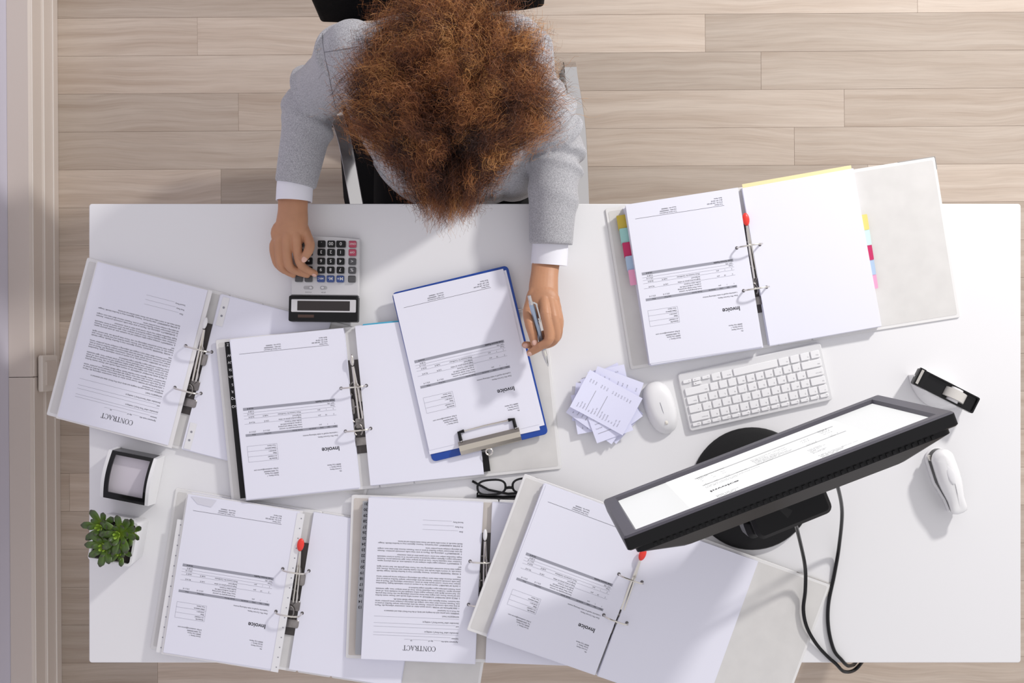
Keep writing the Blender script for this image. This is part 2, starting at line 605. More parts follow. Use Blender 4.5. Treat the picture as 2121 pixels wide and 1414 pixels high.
def serif_contract(p, xc, yb, cap):
    """the word CONTRACT in hand-drawn Roman capitals"""
    tk, tn, sf = 0.135, 0.045, 0.05

    def arc(cx, cy, rx, ry, a0, a1, tfun, n=22):
        o, i_ = [], []
        for k in range(n + 1):
            a = R(a0 + (a1 - a0) * k / n)
            t = tfun(a)
            o.append((cx + rx * math.cos(a), cy + ry * math.sin(a)))
            i_.append((cx + (rx - t) * math.cos(a), cy + (ry - tn * 1.2) * math.sin(a)))
        return [[o[k], o[k + 1], i_[k + 1], i_[k]] for k in range(n)]

    def bar(x0, y0, x1, y1, w):
        return [[(x0 - w / 2, y0), (x0 + w / 2, y0), (x1 + w / 2, y1), (x1 - w / 2, y1)]]

    def serif(x, y, w, s=1):
        return [[(x - w / 2, y), (x + w / 2, y), (x + w / 2 - 0.03, y + s * sf), (x - w / 2 + 0.03, y + s * sf)]]

    th = lambda a: tn + (tk - tn) * abs(math.cos(a)) ** 1.3
    G = {
        'C': (0.80, arc(0.43, 0.5, 0.40, 0.515, 42, 318, lambda a: tn + (tk - tn) * max(0, -math.cos(a)) ** 1.1) + [[(0.70, 0.68), (0.745, 0.68), (0.745, 1.0), (0.70, 0.85)], [(0.70, 0.17), (0.77, 0.26), (0.74, 0.27), (0.68, 0.2)]]),
        'O': (0.92, arc(0.45, 0.5, 0.42, 0.515, 0, 360, th, 32)),
        'N': (0.92, bar(0.16, 0, 0.16, 1, tn) + bar(0.76, 0, 0.76, 1, tn) + [[(0.10, 1), (0.26, 1), (0.785, 0), (0.72, 0)]] + serif(0.16, 0, 0.26) + serif(0.76, 0.95, 0.26) + serif(0.10, 0.95, 0.2)),
        'T': (0.80, bar(0.39, 0, 0.39, 1, tk) + [[(0.04, 0.95), (0.74, 0.95), (0.74, 1), (0.04, 1)], [(0.04, 0.95), (0.02, 0.76), (0.05, 0.76), (0.13, 0.95)], [(0.74, 0.95), (0.65, 0.95), (0.73, 0.76), (0.76, 0.76)]] + serif(0.39, 0, 0.34)),
        'R': (0.86, bar(0.18, 0, 0.18, 1, tk) + serif(0.18, 0, 0.34) + serif(0.16, 0.95, 0.3) + arc(0.38, 0.745, 0.28, 0.255, -90, 90, lambda a: tn + (tk - tn) * max(0, math.cos(a)), 16) + [[(0.2, 0.95), (0.40, 0.95), (0.40, 1), (0.2, 1)], [(0.2, 0.49), (0.42, 0.49), (0.42, 0.54), (0.2, 0.54)], [(0.36, 0.5), (0.50, 0.5), (0.84, 0), (0.68, 0)]] + serif(0.79, 0, 0.16)),
        'A': (0.88, [[(0.12, 0), (0.175, 0), (0.44, 0.86), (0.42, 1.02)], [(0.62, 0), (0.78, 0), (0.45, 1.02), (0.40, 0.98)], [(0.25, 0.33), (0.62, 0.33), (0.60, 0.385), (0.26, 0.385)]] + serif(0.14, 0, 0.26) + serif(0.71, 0, 0.30)),
    }
    word = 'CONTRACT'
    wtot = sum(G[c][0] for c in word) * cap * 0.98
    x = xc - wtot / 2
    for c in word:
        w, polys = G[c]
        for q in polys:
            p.poly([(x + a * cap * 0.98, yb - b * cap) for a, b in q])
        x += w * cap * 0.98


LOREM = ('Lorem ipsum dolor sit amet, consectetur adipiscing elit. Mauris at erat vitae nulla commodo porttitor. Aenean dui ante '
         'ullamcorper tempor faucibus id amet ut erat. Praesent rhoncus diam vitae nunc congue elit adipiscing a tristique varius '
         'porttitor varius vitae hendrerit. Vivamus dignissim risus in faucibus blandit. Integer blandit massa elit, ac viverra '
         'tellus iaculis sed. Donec mattis facilisis sed nisl lacinia. Donec quis magna vitae lectus accumsan adipiscing nec nisi. '
         'Fusce vitae gravida est. Sed rutrum ligula quis tristique augue tellus volutpat nisl eu molestie erat, sit amet placerat '
         'sapien. Curabitur vitae vulputate lorem. Cras sit amet tempor risus, eget venenatis purus. Praesent scelerisque augue a '
         'dignissim congue hendrerit ac mauris quis leo. In ac mauris ut tortor malesuada feugiat. Suspendisse semper risus tortor. ').split()


def contract():
    p = Print()
    serif_contract(p, 104, 28, 9.2)
    z = 3.9
    xs = 0.92

    def t(x, y, s):
        p.text(x, y, s, z, xs=xs)
    t(33, 39, 'Agreement made this _______ day of _______________, 20______.')
    t(33, 45, 'between')
    p.rect(47, 45.4, 190, 45.75, 1)
    p.rect(33, 50.4, 190, 50.75, 1)
    t(33, 55.5, '(hereinafter called "First Party"), residing at')
    p.rect(33, 61.2, 190, 61.55, 1)
    t(33, 67.4, 'and')
    p.rect(39, 67.8, 190, 68.15, 1)
    t(33, 73.6, '(hereinafter called "Second Party"), residing at')
    p.rect(33, 79.8, 190, 80.15, 1)
    t(33, 85.8, 'WITNESSETH THAT:')
    t(33, 91.8, "WHEREAS, both parties wish the integrity and clarity of the First Party's ideas and statement in")
    t(33, 95.9, 'the Work to be maintained:')
    y = 101.6
    k = 0
    for head, n, last in (('1. DESCRIPTION OF WORK: ', 4, 0.95), ('2. PRICE AND PAYMENT SCHEDULE: ', 5, 0.72), ('3. DATE OF DELIVERY: ', 5, 0.1),
                          ('4. WORK TRANSFER: ', 4, 0.08), ('6. WARRANTY: ', 4, 0.9), ('7. SEVERABILITY: ', 3, 0.55), ('8. ENTIRE AGREEMENT: ', 2, 1.0)):
        for i in range(n):
            line = head if i == 0 else ''
            lim = 96 if i < n - 1 else max(9, int(96 * last))
            if i == 0:
                lim -= len(head) * 0.35
            while len(line) < lim - 4:
                line += LOREM[k % len(LOREM)] + ' '
                k += 1
            line = line.strip()
            if i < n - 1:
                vv_, _ = text_geo(line, z)
                p.text(33, y, line, z, xs=156.0 / max(v_[0] for v_ in vv_))
            else:
                t(33, y, line)
            y += 4.05
        y += 2.3
    y = max(y + 6, 243)
    for i, (s, w) in enumerate((('Date', 42), ('First Party', 50), ('Second Party', 54))):
        t(33, y + 8.6 * i, s)
        p.rect(w, y + 8.6 * i + 0.4, 108, y + 8.6 * i + 0.72, 1)
    return p


INV = invoice()
CON = contract()
ME_INV = INV.mesh('invoice_print', lambda x, y: (0.105 - x / 1000, y / 1000 - 0.1485, 0))
ME_CON = CON.mesh('contract_print', lambda x, y: (0.105 - x / 1000, y / 1000 - 0.1485, 0))
for m_ in (M_ink, M_bar, M_inkl):
    ME_INV.materials.append(m_)
for m_ in (M_ink, M_inkl):
    ME_CON.materials.append(m_)


# ------------------------------------------------------------------ floor, wall, skirting duct
SF = F / (D + T)                                     # pixels per metre on the floor
FROT = R(0.38)
floor = MB().box((1.0, 0.385, -0.011), (4.6, 4.87, 0.02)).build('floor', M_gap, smooth=0)
floor.rotation_euler = (0, 0, FROT)
tag(floor, kind='structure')


def fx(px):
    return (px - 1060.5) / SF


PITCH = 0.0975
Y0 = (707 - 32) / SF
JOINTS = {-1: [-300, 870, 1905], 0: [413, 1465], 1: [680, 1580], 2: [497, 1752], 3: [640, 1648], 4: [460, 1800], 12: [142, 1100], 17: [322, 1580],
          5: [800, 1950], 6: [300, 1400], 11: [900], 13: [700, 1750], 16: [640, 1850]}
rng = random.Random(11)
for k in range(-20, 30):
    yt = Y0 - k * PITCH
    js = [fx(j) for j in JOINTS.get(k, [rng.uniform(200, 1000), rng.uniform(1250, 2000)])]
    xs = [-1.28] + sorted(js)
    while xs[-1] < 3.2:
        xs.append(xs[-1] + rng.uniform(1.1, 1.3))
    for a, b in zip(xs[:-1], xs[1:]):
        b = min(b, 3.28)
        if b - a < 0.02:
            continue
        g = 0.00025
        q = rrect(-(b - a) / 2 + g, -PITCH / 2 + g, (b - a) / 2 - g, PITCH / 2 - g, 0.0004, 1)
        o = MB().prism(q, -0.008, 0.0, 0.0003).build('plank', M_wood, floor, loc=((a + b) / 2, yt - PITCH / 2, 0), smooth=0)

WX = -1.164                                          # face of the skirting duct at the floor
room = bpy.data.objects.new('wall_left', MB().box((WX - 0.056 - 0.06, 0.385, 1.35), (0.12, 4.87, 2.7)).mesh('wall_left', 0))
room.data.materials.append(M_wall)
link(room)
room.rotation_euler = (0, 0, FROT)
tag(room, kind='structure')


def duct(y0, y1):
    """moulded cable duct: profile in (x from the wall, z)"""
    pr = [(0, 0.001), (0.056, 0.001), (0.056, 0.030), (0.0535, 0.033), (0.0535, 0.078), (0.056, 0.082), (0.056, 0.088), (0.0535, 0.092), (0.0535, 0.140), (0.056, 0.146), (0.056, 0.154), (0.051, 0.160), (0, 0.160)]
    ra = [(WX - 0.0555 + x, y0, z) for x, z in pr]
    rb = [(WX - 0.0555 + x, y1, z) for x, z in pr]
    return MB().loft([ra, rb])


bb = bpy.data.objects.new('baseboard_left', duct(-0.078, 2.8).mesh('baseboard_left', 20))
bb.data.materials.append(M_trunk)
link(bb)
bb.rotation_euler = (0, 0, FROT)
tag(bb, kind='structure')
d2 = duct(-2.0, -0.0795).build('duct_cover', M_trunk, bb, smooth=20)
for zz in (0.150, 0.085, 0.031):
    for (a, b) in ((-0.078, 2.8), (-2.0, -0.0795)):
        MB().tube([(WX + 0.0003, a + 0.002, zz), (WX + 0.0003, b - 0.002, zz)], 0.0022, 6).build('duct_ridge', M_trunk2, bb)
# socket on the duct
sy = -0.079
so = thing('wall_socket', 'cream wall socket plate on the skirting duct beside the contract binder', 'socket', (0, 0, 0), FROT)
so.location = (WX + 0.0012, sy, 0.085)
fr = MB()
Mx = Matrix.Rotation(R(90), 4, 'Y')
fr.prism(rrect(-0.045, -0.045, 0.045, 0.045, 0.006), 0, 0.012, 0.003, Mx)
fr.build('plate', M_trunk2, so)
MB().prism(rrect(-0.030, -0.030, 0.030, 0.030, 0.004), 0.012, 0.016, 0.002, Mx).build('insert', M_trunk, so)

# ------------------------------------------------------------------ desk
DX0, DX1 = P(184.5, 0).x, P(2114.5, 0).x
DY0, DY1 = P(0, 1372).y, P(0, 422).y
desk = thing('desk', 'white laminate office desk covered with open binders', 'desk', ((DX0 + DX1) / 2, (DY0 + DY1) / 2, 0))
hw, hh = (DX1 - DX0) / 2, (DY1 - DY0) / 2
MB().prism(rrect(-hw, -hh, hw, hh, 0.005), T - 0.025, T, 0.0012).build('desk_top', M_desk, desk)
for sx in (-1, 1):
    for sy_ in (-1, 1):
        MB().prism(rrect(-0.025, -0.025, 0.025, 0.025, 0.004), 0.0, T - 0.025, 0.001).build('leg', M_steel, desk, loc=(sx * (hw - 0.06), sy_ * (hh - 0.06), 0))
    MB().box((sx * (hw - 0.06), 0, T - 0.045), (0.03, 2 * hh - 0.17, 0.04)).build('side_rail', M_steel, desk)
for sy_ in (-1, 1):
    MB().box((0, sy_ * (hh - 0.06), T - 0.045), (2 * hw - 0.17, 0.03, 0.04)).build('long_rail', M_steel, desk)

# ------------------------------------------------------------------ binders
CT = 0.003                # thickness of a cover board
A4W, A4H = 0.210, 0.297


def stack(n, z0, z1, w, h, seed, jit=0.0016):
    r = random.Random(seed)
    mb = MB()
    for i in range(n):
        a, b = z0 + (z1 - z0) * i / n, z0 + (z1 - z0) * (i + 1) / n
        mb.box((r.uniform(-jit, jit), r.uniform(-jit, jit), (a + b) / 2), (w, h, (b - a) * 0.94), rz=r.uniform(-0.006, 0.006) * jit / 0.0016)
    return mb


def arch(h0, h1, span, n=12):
    """ring of a lever arch: up, over and down"""
    pts = [(-span / 2, 0, h0), (-span / 2, 0, h0 + (h1 - h0) * 0.55)]
    zc = h0 + (h1 - h0) * 0.62
    for i in range(1, n):
        a = math.pi * (1 - i / n)
        pts.append((math.cos(a) * span / 2, 0, zc + math.sin(a) ** 0.7 * (h1 - zc)))
    pts += [(span / 2, 0, h0 + (h1 - h0) * 0.55), (span / 2, 0, h0)]
    return pts


def binder(name, label, px0, px1, h0, W, tl, tr, knob, lining, doc=None, dev=(0, 0, 0), tilt=0.0, H=0.305, sw=0.066,
           rpage=(0.258, 0.0, 0.0), lpage=(0.035, 0.0, 0.0), spans=(0.226, 0.272), nr=10, ringz=None, group='open ring binders on the desk'):
    """px0 / px1: photo pixels of the two far corners of the opened covers; local x along the width, y up in the photo"""
    a, b = P(*px0, h0), P(*px1, 0.0)
    ang = math.atan2(b.y - a.y, b.x - a.x)
    M = Matrix.Rotation(ang, 4, 'Z')
    ctr = Vector((a.x, a.y, 0)) + M @ Vector((W / 2 * math.cos(tilt), -H / 2, 0))
    zc = T + 0.0006 + math.sin(tilt) * W / 2
    root = thing(name, label, 'binder', (ctr.x, ctr.y, zc), group=group, rot=(0, tilt, ang))
    cw = (W - sw) / 2
    U = lambda u: u - W / 2
    # boards
    for nm, u0, u1 in (('cover', 0, cw), ('spine', cw + 0.0015, cw + sw - 0.0015), ('cover', cw + sw, W)):
        bd = MB().prism(rrect(U(u0), -H / 2, U(u1), H / 2, 0.003, 2), 0, CT - 0.0004, 0.0007).build(nm, M_film, root)
        MB().prism(rrect(U(u0) + 0.005, -H / 2 + 0.006, U(u1) - 0.005, H / 2 - 0.006, 0.002, 1), CT - 0.0004, CT, 0.0).build('lining', lining, bd, smooth=0)
    # metal edge guard on the far corners of the right cover
    eg = MB()
    eg.box((U(W) - 0.035, H / 2 + 0.0003, 0.0016), (0.07, 0.0009, 0.0032)).box((U(W) + 0.0003, H / 2 - 0.012, 0.0016), (0.0009, 0.024, 0.0032))
    eg.build('edge_guard', M_nickel, root)
    # mechanism
    uc = (spans[0] + spans[1]) / 2
    mech = MB().prism(rrect(U(uc) - 0.025, -0.085, U(uc) + 0.025, 0.090, 0.003, 2), CT, CT + 0.0022, 0.0006).build('mechanism_plate', M_mechd, root)
    cl = MB()
    for i, (du, dv, w_, h_) in enumerate(((0, -0.062, 0.040, 0.016), (0.006, -0.028, 0.022, 0.020), (-0.010, 0.004, 0.016, 0.030), (0.010, 0.022, 0.018, 0.022))):
        cl.prism(rrect(U(uc) + du - w_ / 2, dv - h_ / 2, U(uc) + du + w_ / 2, dv + h_ / 2, 0.004, 3), CT + 0.002, CT + 0.006 + 0.0012 * i, 0.001)
    for dv, rr in ((-0.012, 0.011), (-0.040, 0.008), (0.036, 0.009)):
        cl.tube([(U(uc) + rr * math.cos(R(t_)), dv + rr * 1.4 * math.sin(R(t_)), CT + 0.011) for t_ in range(-60, 250, 20)], 0.0016, 6)
    cl.build('mechanism', M_mech, mech)
    lv = MB()
    lx = U(uc) + 0.004
    lv.tube([(lx, -0.020, CT + 0.012), (lx - 0.001, 0.03, CT + 0.016), (lx - 0.001, 0.078, CT + 0.022)], 0.0023, 8)
    lv.tube([(lx + 0.006, -0.020, CT + 0.012), (lx + 0.004, 0.03, CT + 0.015), (lx, 0.078, CT + 0.022)], 0.0016, 8)
    le = lv.build('lever', M_nickel, root)
    kb = MB()
    kb.ball((lx - 0.001, 0.090, CT + 0.024), (0.0066, 0.0122, 0.004) if knob is M_red else (0.0040, 0.0110, 0.0035), 16, 8)
    kb.build('lever_knob', knob, le)
    # page stacks
    zl, zr = CT + tl, CT + tr
    lu, ldv, lrot = lpage
    base = bpy.data.objects.new('left_pages', stack(nr, CT, zl, A4W, A4H, hash(px0) & 255).mesh('left_pages', 0))
    base.data.materials.append(M_paper2)
    link(base, root)
    base.location = (U(lu) + A4W / 2 - 0.0006, ldv, 0)
    base.rotation_euler = (0, 0, lrot)
    top = MB().box((0, 0, 0.00025), (A4W, A4H, 0.0005)).build('top_page', M_paper, root, loc=(U(lu) + A4W / 2 + dev[0], ldv + dev[1], zl + 0.0002), rot=(0, 0, lrot + dev[2]), smooth=0)
    if doc is not None:
        pr = bpy.data.objects.new('printed_text', doc)
        link(pr, top)
        pr.location = (0, 0, 0.00075)
    if tr > 0:
        ru, rdv, rrot = rpage
        rb = bpy.data.objects.new('right_pages', stack(max(3, int(nr * 0.6)), CT + 0.0005, zr, A4W, A4H, (hash(px1) & 255) + 7).mesh('right_pages', 0))
        rb.data.materials.append(M_paper2)
        link(rb, root)
        # the flipped pages lean over the mechanism
        rb.location = (U(ru) + A4W / 2 + 0.0006, rdv, 0)
        rb.rotation_euler = (0, 0, rrot)
        MB().box((0, 0, 0.00025), (A4W, A4H, 0.0005)).build('flipped_page', M_paper, root, loc=(U(ru) + A4W / 2, rdv, zr + 0.0002), rot=(0, 0, rrot), smooth=0)
    # rings
    rz = ringz or max(zl, zr) + 0.022
    for dv in (-0.040, 0.040):
        ap = arch(CT, rz, spans[1] - spans[0])
        MB().tube(ap, 0.0017, 8).build('ring', M_nickel, root, loc=(U(uc), dv, 0))
        for us, zz in ((spans[0], zl), (spans[1], zr)):
            hl = MB().lathe([(0.0019, 0.0), (0.0031, 0.0)], 14, cap=False)  # flat dark ring on the page, shade inside the hole given as colour
            hl.build('punch_hole_shade', M_mechd, root, loc=(U(us), dv, zz + 0.0010), smooth=0)
    return root, U, zl, zr


def tabs(root, U, u, vs_, w, h, z, mats, name='divider_tab', step=-0.0012, dz=0.0006, th=0.0004):
    out = []
    for i, (v, m) in enumerate(zip(vs_, mats)):
        o = MB().prism(rrect(-w / 2, -h / 2, w / 2, h / 2, 0.0015, 2), 0, th).build(name, m, root, loc=(U(u) + i * step, v, z + i * dz), smooth=0)
        out.append(o)
    return out


def lettering(s, size, mat_, parent, loc, rotz=math.pi, bold=0.0, name='lettering', align='CENTER'):
    vv, ff = text_geo(s, size, align, bold, res=4 if size > 0.006 else 2)
    c = size * 0.36
    me = bpy.data.meshes.new(name)
    me.from_pydata([(x, y - c, 0) for x, y in vv], [], ff)
    me.update()
    o = mobj(name, me, mat_, parent, loc, (0, 0, rotz))
    return o


# 1 binder with coloured tabs, far right
b1, U1, zl1, zr1 = binder('ring_binder', 'open white binder with coloured divider tabs above the keyboard, hanging over the desk edge', (1253, 433), (1939, 324), 0.0, 0.626, 0.028, 0.016, M_red, M_cover,
                          ME_INV, dev=(-0.001, 0.003, -0.010), rpage=(0.2585, 0.002, 0.016), lpage=(0.0355, -0.001, 0.004), nr=12)
tabc = [mat('tab_yellow', (0.62, 0.47, 0.06), 0.5), mat('tab_teal', (0.36, 0.66, 0.62), 0.5), mat('tab_magenta', (0.55, 0.02, 0.12), 0.5), mat('tab_blue', (0.42, 0.55, 0.72), 0.5), mat('tab_pink', (0.85, 0.36, 0.55), 0.5)]
tabs(b1, U1, 0.0275, [0.121, 0.096, 0.069, 0.043, 0.017], 0.020, 0.029, 0.012, tabc, step=0.0012, dz=0.002)
tabs(b1, U1, 0.4735, [0.051, 0.022, -0.006, -0.034, -0.060], 0.014, 0.029, CT + 0.008, [mat('tab_pale_yellow', (0.80, 0.66, 0.20), 0.5), mat('tab_pale_teal', (0.60, 0.84, 0.80), 0.5), tabc[2], tabc[3], tabc[4]], step=0.0, dz=-0.0006)
MB().box((0, 0, 0.0003), (0.206, 0.297, 0.0005)).build('yellow_divider', mat('divider_yellow', (0.86, 0.76, 0.42), 0.6), b1, loc=(U1(0.2585) + 0.1045, 0.0095, zr1 - 0.0035), rot=(0, 0, 0.016), smooth=0)

# 2 contract binder at the left edge
b2, U2, zl2, zr2 = binder('ring_binder', 'open clear-edged binder with a contract on top, hanging over the left desk edge', (182, 533), (855, 708), 0.0, 0.618, 0.017, 0.004, M_whitep, M_cover, ME_CON,
                          dev=(0.0, 0.0, 0.004), lpage=(0.030, 0.001, 0.0), rpage=(0.262, 0.0, 0.004), ringz=0.038)
MB().box((0, 0, 0), (0.222, 0.302, 0.0006)).build('sheet_protector', M_sleeve, b2, loc=(U2(0.029) + 0.108, 0.0, zl2 - 0.001), smooth=0)
# pockets filed on the right side: white punched strips
for v, L_ in ((0.118, 0.055), (-0.122, 0.05)):
    st = MB().box((0, 0, 0), (0.013, L_, 0.0004)).build('punched_strip', M_whitep, b2, loc=(U2(0.262) + 0.011, v, zr2 + 0.0012), smooth=0)
    for k in (-1, 1):
        MB().lathe([(0.0022, 0), (0.0001, 0.00005)], 12, cap=False).build('strip_hole', M_inkg, st, loc=(0, k * 0.008, 0.0004), smooth=0)

# 3 binder in the middle with the black A-Z register
b3, U3, zl3, zr3 = binder('ring_binder', 'open binder with black lettered register under the blue clipboard', (447, 704), (1127, 636), 0.012, 0.618, 0.015, 0.009, M_nickel, M_cover, ME_INV,
                          dev=(0.0, 0.001, 0.002), tilt=R(1.1), lpage=(0.0315, 0.001, 0.0), rpage=(0.2615, 0.003, -0.004), ringz=0.037)
regs = MB().prism([(-0.009, -0.1445), (0.012, -0.1445), (0.012, 0.1465), (-0.009, 0.1465)], 0, 0.004, 0.0004).build('letter_register', M_black, b3, loc=(U3(0.0285), 0.0, CT + 0.0075), smooth=0)
for i, (s, v) in enumerate((('Z', 0.141), ('W', 0.121), ('UV', 0.108), ('St', 0.094), ('Sch', 0.081), ('S', 0.0665), ('R', 0.0535), ('PQ', 0.041), ('NO', 0.026))):
    lettering(s, 0.0068, M_legw, regs, (-0.0035 + 0.0006 * (i % 3), v, 0.0043), name='register_letter')
tbl = mat('divider_blue', (0.06, 0.42, 0.62), 0.5)
MB().box((0, 0, 0.0003), (0.070, 0.012, 0.0005)).build('blue_divider', tbl, b3, loc=(U3(0.2615) + 0.05, 0.1485, zr3 - 0.002), smooth=0)
MB().box((0, 0, 0), (0.016, 0.036, 0.004)).build('register_flap', M_black, b3, loc=(U3(0.2615) + 0.2155, -0.124, zr3 - 0.0035), rot=(0, 0, 0.03), smooth=0)

# 4 binder, lower left, pages in perforated pockets
b4, U4, zl4, zr4 = binder('ring_binder', 'open binder with an invoice in a perforated clear pocket at the lower left', (365, 1010), (1040, 1118), 0.0, 0.622, 0.020, 0.004, M_red, M_cover, ME_INV,
                          dev=(-0.002, 0.001, 0.002), lpage=(0.033, 0.0, 0.0), rpage=(0.264, 0.001, 0.0), ringz=0.042)
for j, (uu, L_, zz) in enumerate(((0.250, 0.298, zl4 + 0.0012), (0.0225, 0.250, zl4 - 0.004))):
    st = MB().box((0, 0, 0), (0.014 if j == 0 else 0.011, L_, 0.0005)).build('perforated_strip', M_whitep, b4, loc=(U4(uu) - (0.008 if j == 0 else 0), -0.002 if j == 0 else -0.026, zz), rot=(0, 0, -0.008 if j == 0 else 0), smooth=0)
    n_ = 16 if j == 0 else 13
    for k in range(n_):
        MB().lathe([(0.0013, 0), (0.0001, 0.00005)], 8, cap=False).build('strip_hole', M_inkg, st, loc=(0.0022, (k - (n_ - 1) / 2) * L_ / n_, 0.0004), smooth=0)
MB().box((0, 0, 0), (0.218, 0.303, 0.0006)).build('sheet_protector', M_sleeve, b4, loc=(U4(0.029) + 0.108, 0.0, zl4 - 0.0012), smooth=0)
MB().prism([(0.0, 0.0), (0.048, 0.0), (0.040, -0.014), (0.014, -0.012)][::-1], 0, 0.0003).build('torn_label', mat('label_grey', (0.68, 0.68, 0.75), 0.7), b4, loc=(U4(0.037), 0.146, zl4 + 0.0012), smooth=0)

# 5 contract binder, bottom centre
b5, U5, zl5, zr5 = binder('ring_binder', 'open binder with numbered grey register and contract at the front edge', (728, 1024), (1400, 1046), 0.012, 0.615, 0.020, 0.006, M_whitep, M_cream, ME_CON,
                          dev=(-0.001, 0.001, 0.0), tilt=R(0.9), lpage=(0.0340, 0.0, -0.010), rpage=(0.262, -0.002, -0.006), ringz=0.036)
M_regg = mat('register_grey', (0.40, 0.41, 0.43), 0.5)
for i in range(19):
    n_ = 31 - i
    v = 0.138 - i * 0.0107
    q = MB().prism(rrect(-0.0085, -0.0053 if i < 18 else -0.088, 0.012, 0.0053, 0.001, 1), 0, 0.0006).build('register_tab', M_regg, b5, loc=(U5(0.0315) - i * 0.00025, v, zl5 - 0.008 - i * 0.0002), smooth=0)
    lettering(str(n_), 0.0072, M_ink, q, (-0.0022, 0.0, 0.0009), bold=0.02, name='register_number')

# 6 binder at the lower right, resting on its neighbour
b6, U6, zl6, zr6 = binder('ring_binder', 'tilted open binder with invoice lying beneath the left end of the monitor', (1086, 980), (1720, 1209), 0.046, 0.615, 0.014, 0.012, M_red, M_cover, ME_INV,
                          dev=(0.001, 0.001, -0.006), tilt=R(4.35), lpage=(0.040, -0.001, -0.004), rpage=(0.255, -0.001, 0.006), ringz=0.036)

# ------------------------------------------------------------------ clipboard with its sheets
cp = [P(812, 607, 0.016), P(1049, 550, 0.016), P(1138, 897, 0.016), P(896, 956, 0.016)]
cc = sum(cp, Vector()) / 4
cang = math.atan2((cp[1] - cp[0]).y + (cp[2] - cp[3]).y, (cp[1] - cp[0]).x + (cp[2] - cp[3]).x)
cwid = ((cp[1] - cp[0]).length + (cp[2] - cp[3]).length) / 2
chei = ((cp[0] - cp[3]).length + (cp[1] - cp[2]).length) / 2
CZ = 0.0200
CTILT = R(1.1)                                        # the board leans with the binder under it
clip = thing('clipboard', 'blue clipboard with metal clip lying on the middle binder', 'clipboard', (cc.x, cc.y, T + CZ - 0.003), rot=(0, CTILT, cang))
MB().prism(rrect(-cwid / 2, -chei / 2, cwid / 2, chei / 2, 0.008), 0, 0.003, 0.0008).build('board', M_blue, clip)
ck = MB()
cy0 = -chei / 2 + 0.012
# nickel lever plate
prof = [(0.011, 0.004), (0.013, 0.010), (0.006, 0.0165), (-0.004, 0.015), (-0.011, 0.009), (-0.013, 0.0035), (-0.011, 0.003)]
ck.loft([[(-0.056, cy0 + a, b) for a, b in prof], [(0.060, cy0 + a, b) for a, b in prof]])
ck.build('clip', M_metalclip, clip, smooth=25)
MB().tube([(-0.050, cy0 + 0.008, 0.010), (-0.050, cy0 + 0.030, 0.008), (0.0, cy0 + 0.031, 0.0075), (0.054, cy0 + 0.030, 0.008), (0.054, cy0 + 0.008, 0.010)], 0.0016, 8).build('clip_wire', M_nickel, clip)
for sx in (-1, 1):
    x0 = 0.002 + sx * 0.052
    MB().tube([(x0, cy0 + 0.014, 0.0095), (x0, cy0 + 0.030, 0.008), (x0 - sx * 0.010, cy0 + 0.0305, 0.0078)], 0.0034, 8).build('rubber_tip', M_black, clip)
MB().tube([(-0.004 + 0.006 * math.cos(t_), cy0 - 0.018 + 0.006 * math.sin(t_), 0.006) for t_ in np.linspace(0, 2 * math.pi, 14)[:-1]], 0.0016, 6, closed=True).build('hanging_loop', M_nickel, clip)
Mc = Matrix.Translation((cc.x, cc.y, 0)) @ Matrix.Rotation(cang, 4, 'Z')
for i, (dx, dy, rr, lab) in enumerate(((0.002, 0.004, 0.006, 'lowest white sheet clipped on the blue clipboard, showing at the right edge'),
                                       (-0.0045, 0.000, -0.020, 'white sheet clipped under the invoice on the blue clipboard, showing at the left edge'),
                                       (-0.005, 0.009, -0.008, 'loose printed invoice sheet held by the clip of the blue clipboard'))):
    pt = Mc @ Vector((dx, dy, 0))
    o = MB().box((0, 0, 0.0002), (A4W, A4H, 0.0004)).build('paper_sheet' if i < 2 else 'invoice_sheet', M_paper, None, loc=(pt.x, pt.y, T + CZ + 0.0003 + 0.0007 * i - dx * math.sin(CTILT)), rot=(0, CTILT, cang + rr), smooth=0)
    tag(o, lab, 'paper')
    if i == 2:
        pr = bpy.data.objects.new('printed_text', ME_INV)
        link(pr, o)
        pr.location = (0, 0, 0.00065)

# ------------------------------------------------------------------ monitor
mbl, mbr = P(1248, 1035, 0.198), P(1820, 816, 0.198)
mtl, mtr = P(1299, 1109, 0.500), P(1986, 847, 0.500)
mw = 0.500
mang = math.atan2(mbr.y - mbl.y, mbr.x - mbl.x)
mcb = (mbl + mbr) / 2
mct = (mtl + mtr) / 2
Mdir = (mct - mcb)
mh = Mdir.length
# local frame of the head: x along the width (photo right), y up the screen, z out of the screen
ex = Vector((math.cos(mang), math.sin(mang), 0))
ey = (Mdir - ex * Mdir.dot(ex)).normalized()
ez = ex.cross(ey)                                    # away from the sitter ...
if ez.y < 0:
    ez = -ez
# the screen faces the sitter (+y); keep a right-handed frame with x' = -ex
MH = Matrix(((-ex.x, ey.x, ez.x, mcb.x), (-ex.y, ey.y, ez.y, mcb.y), (-ex.z, ey.z, ez.z, mcb.z), (0, 0, 0, 1)))
basep = P(1557, 1011, 0.0)
mon = thing('monitor', 'black desktop monitor on a round stand showing an invoice', 'monitor', (basep.x, basep.y, T), 0)
MHl = Matrix.Translation(-Vector((basep.x, basep.y, T))) @ MH
bw, bt, bb_ = 0.020, 0.018, 0.022                    # bezel widths: sides, top, bottom
th = 0.022
fr = MB()
O = rrect(-mw / 2, 0, mw / 2, mh, 0.006, 3)
I = rrect(-mw / 2 + bw, bb_, mw / 2 - bw, mh - bt, 0.001, 3)
I2 = rrect(-mw / 2 + bw + 0.003, bb_ + 0.003, mw / 2 - bw - 0.003, mh - bt - 0.003, 0.001, 3)
n_ = len(O)
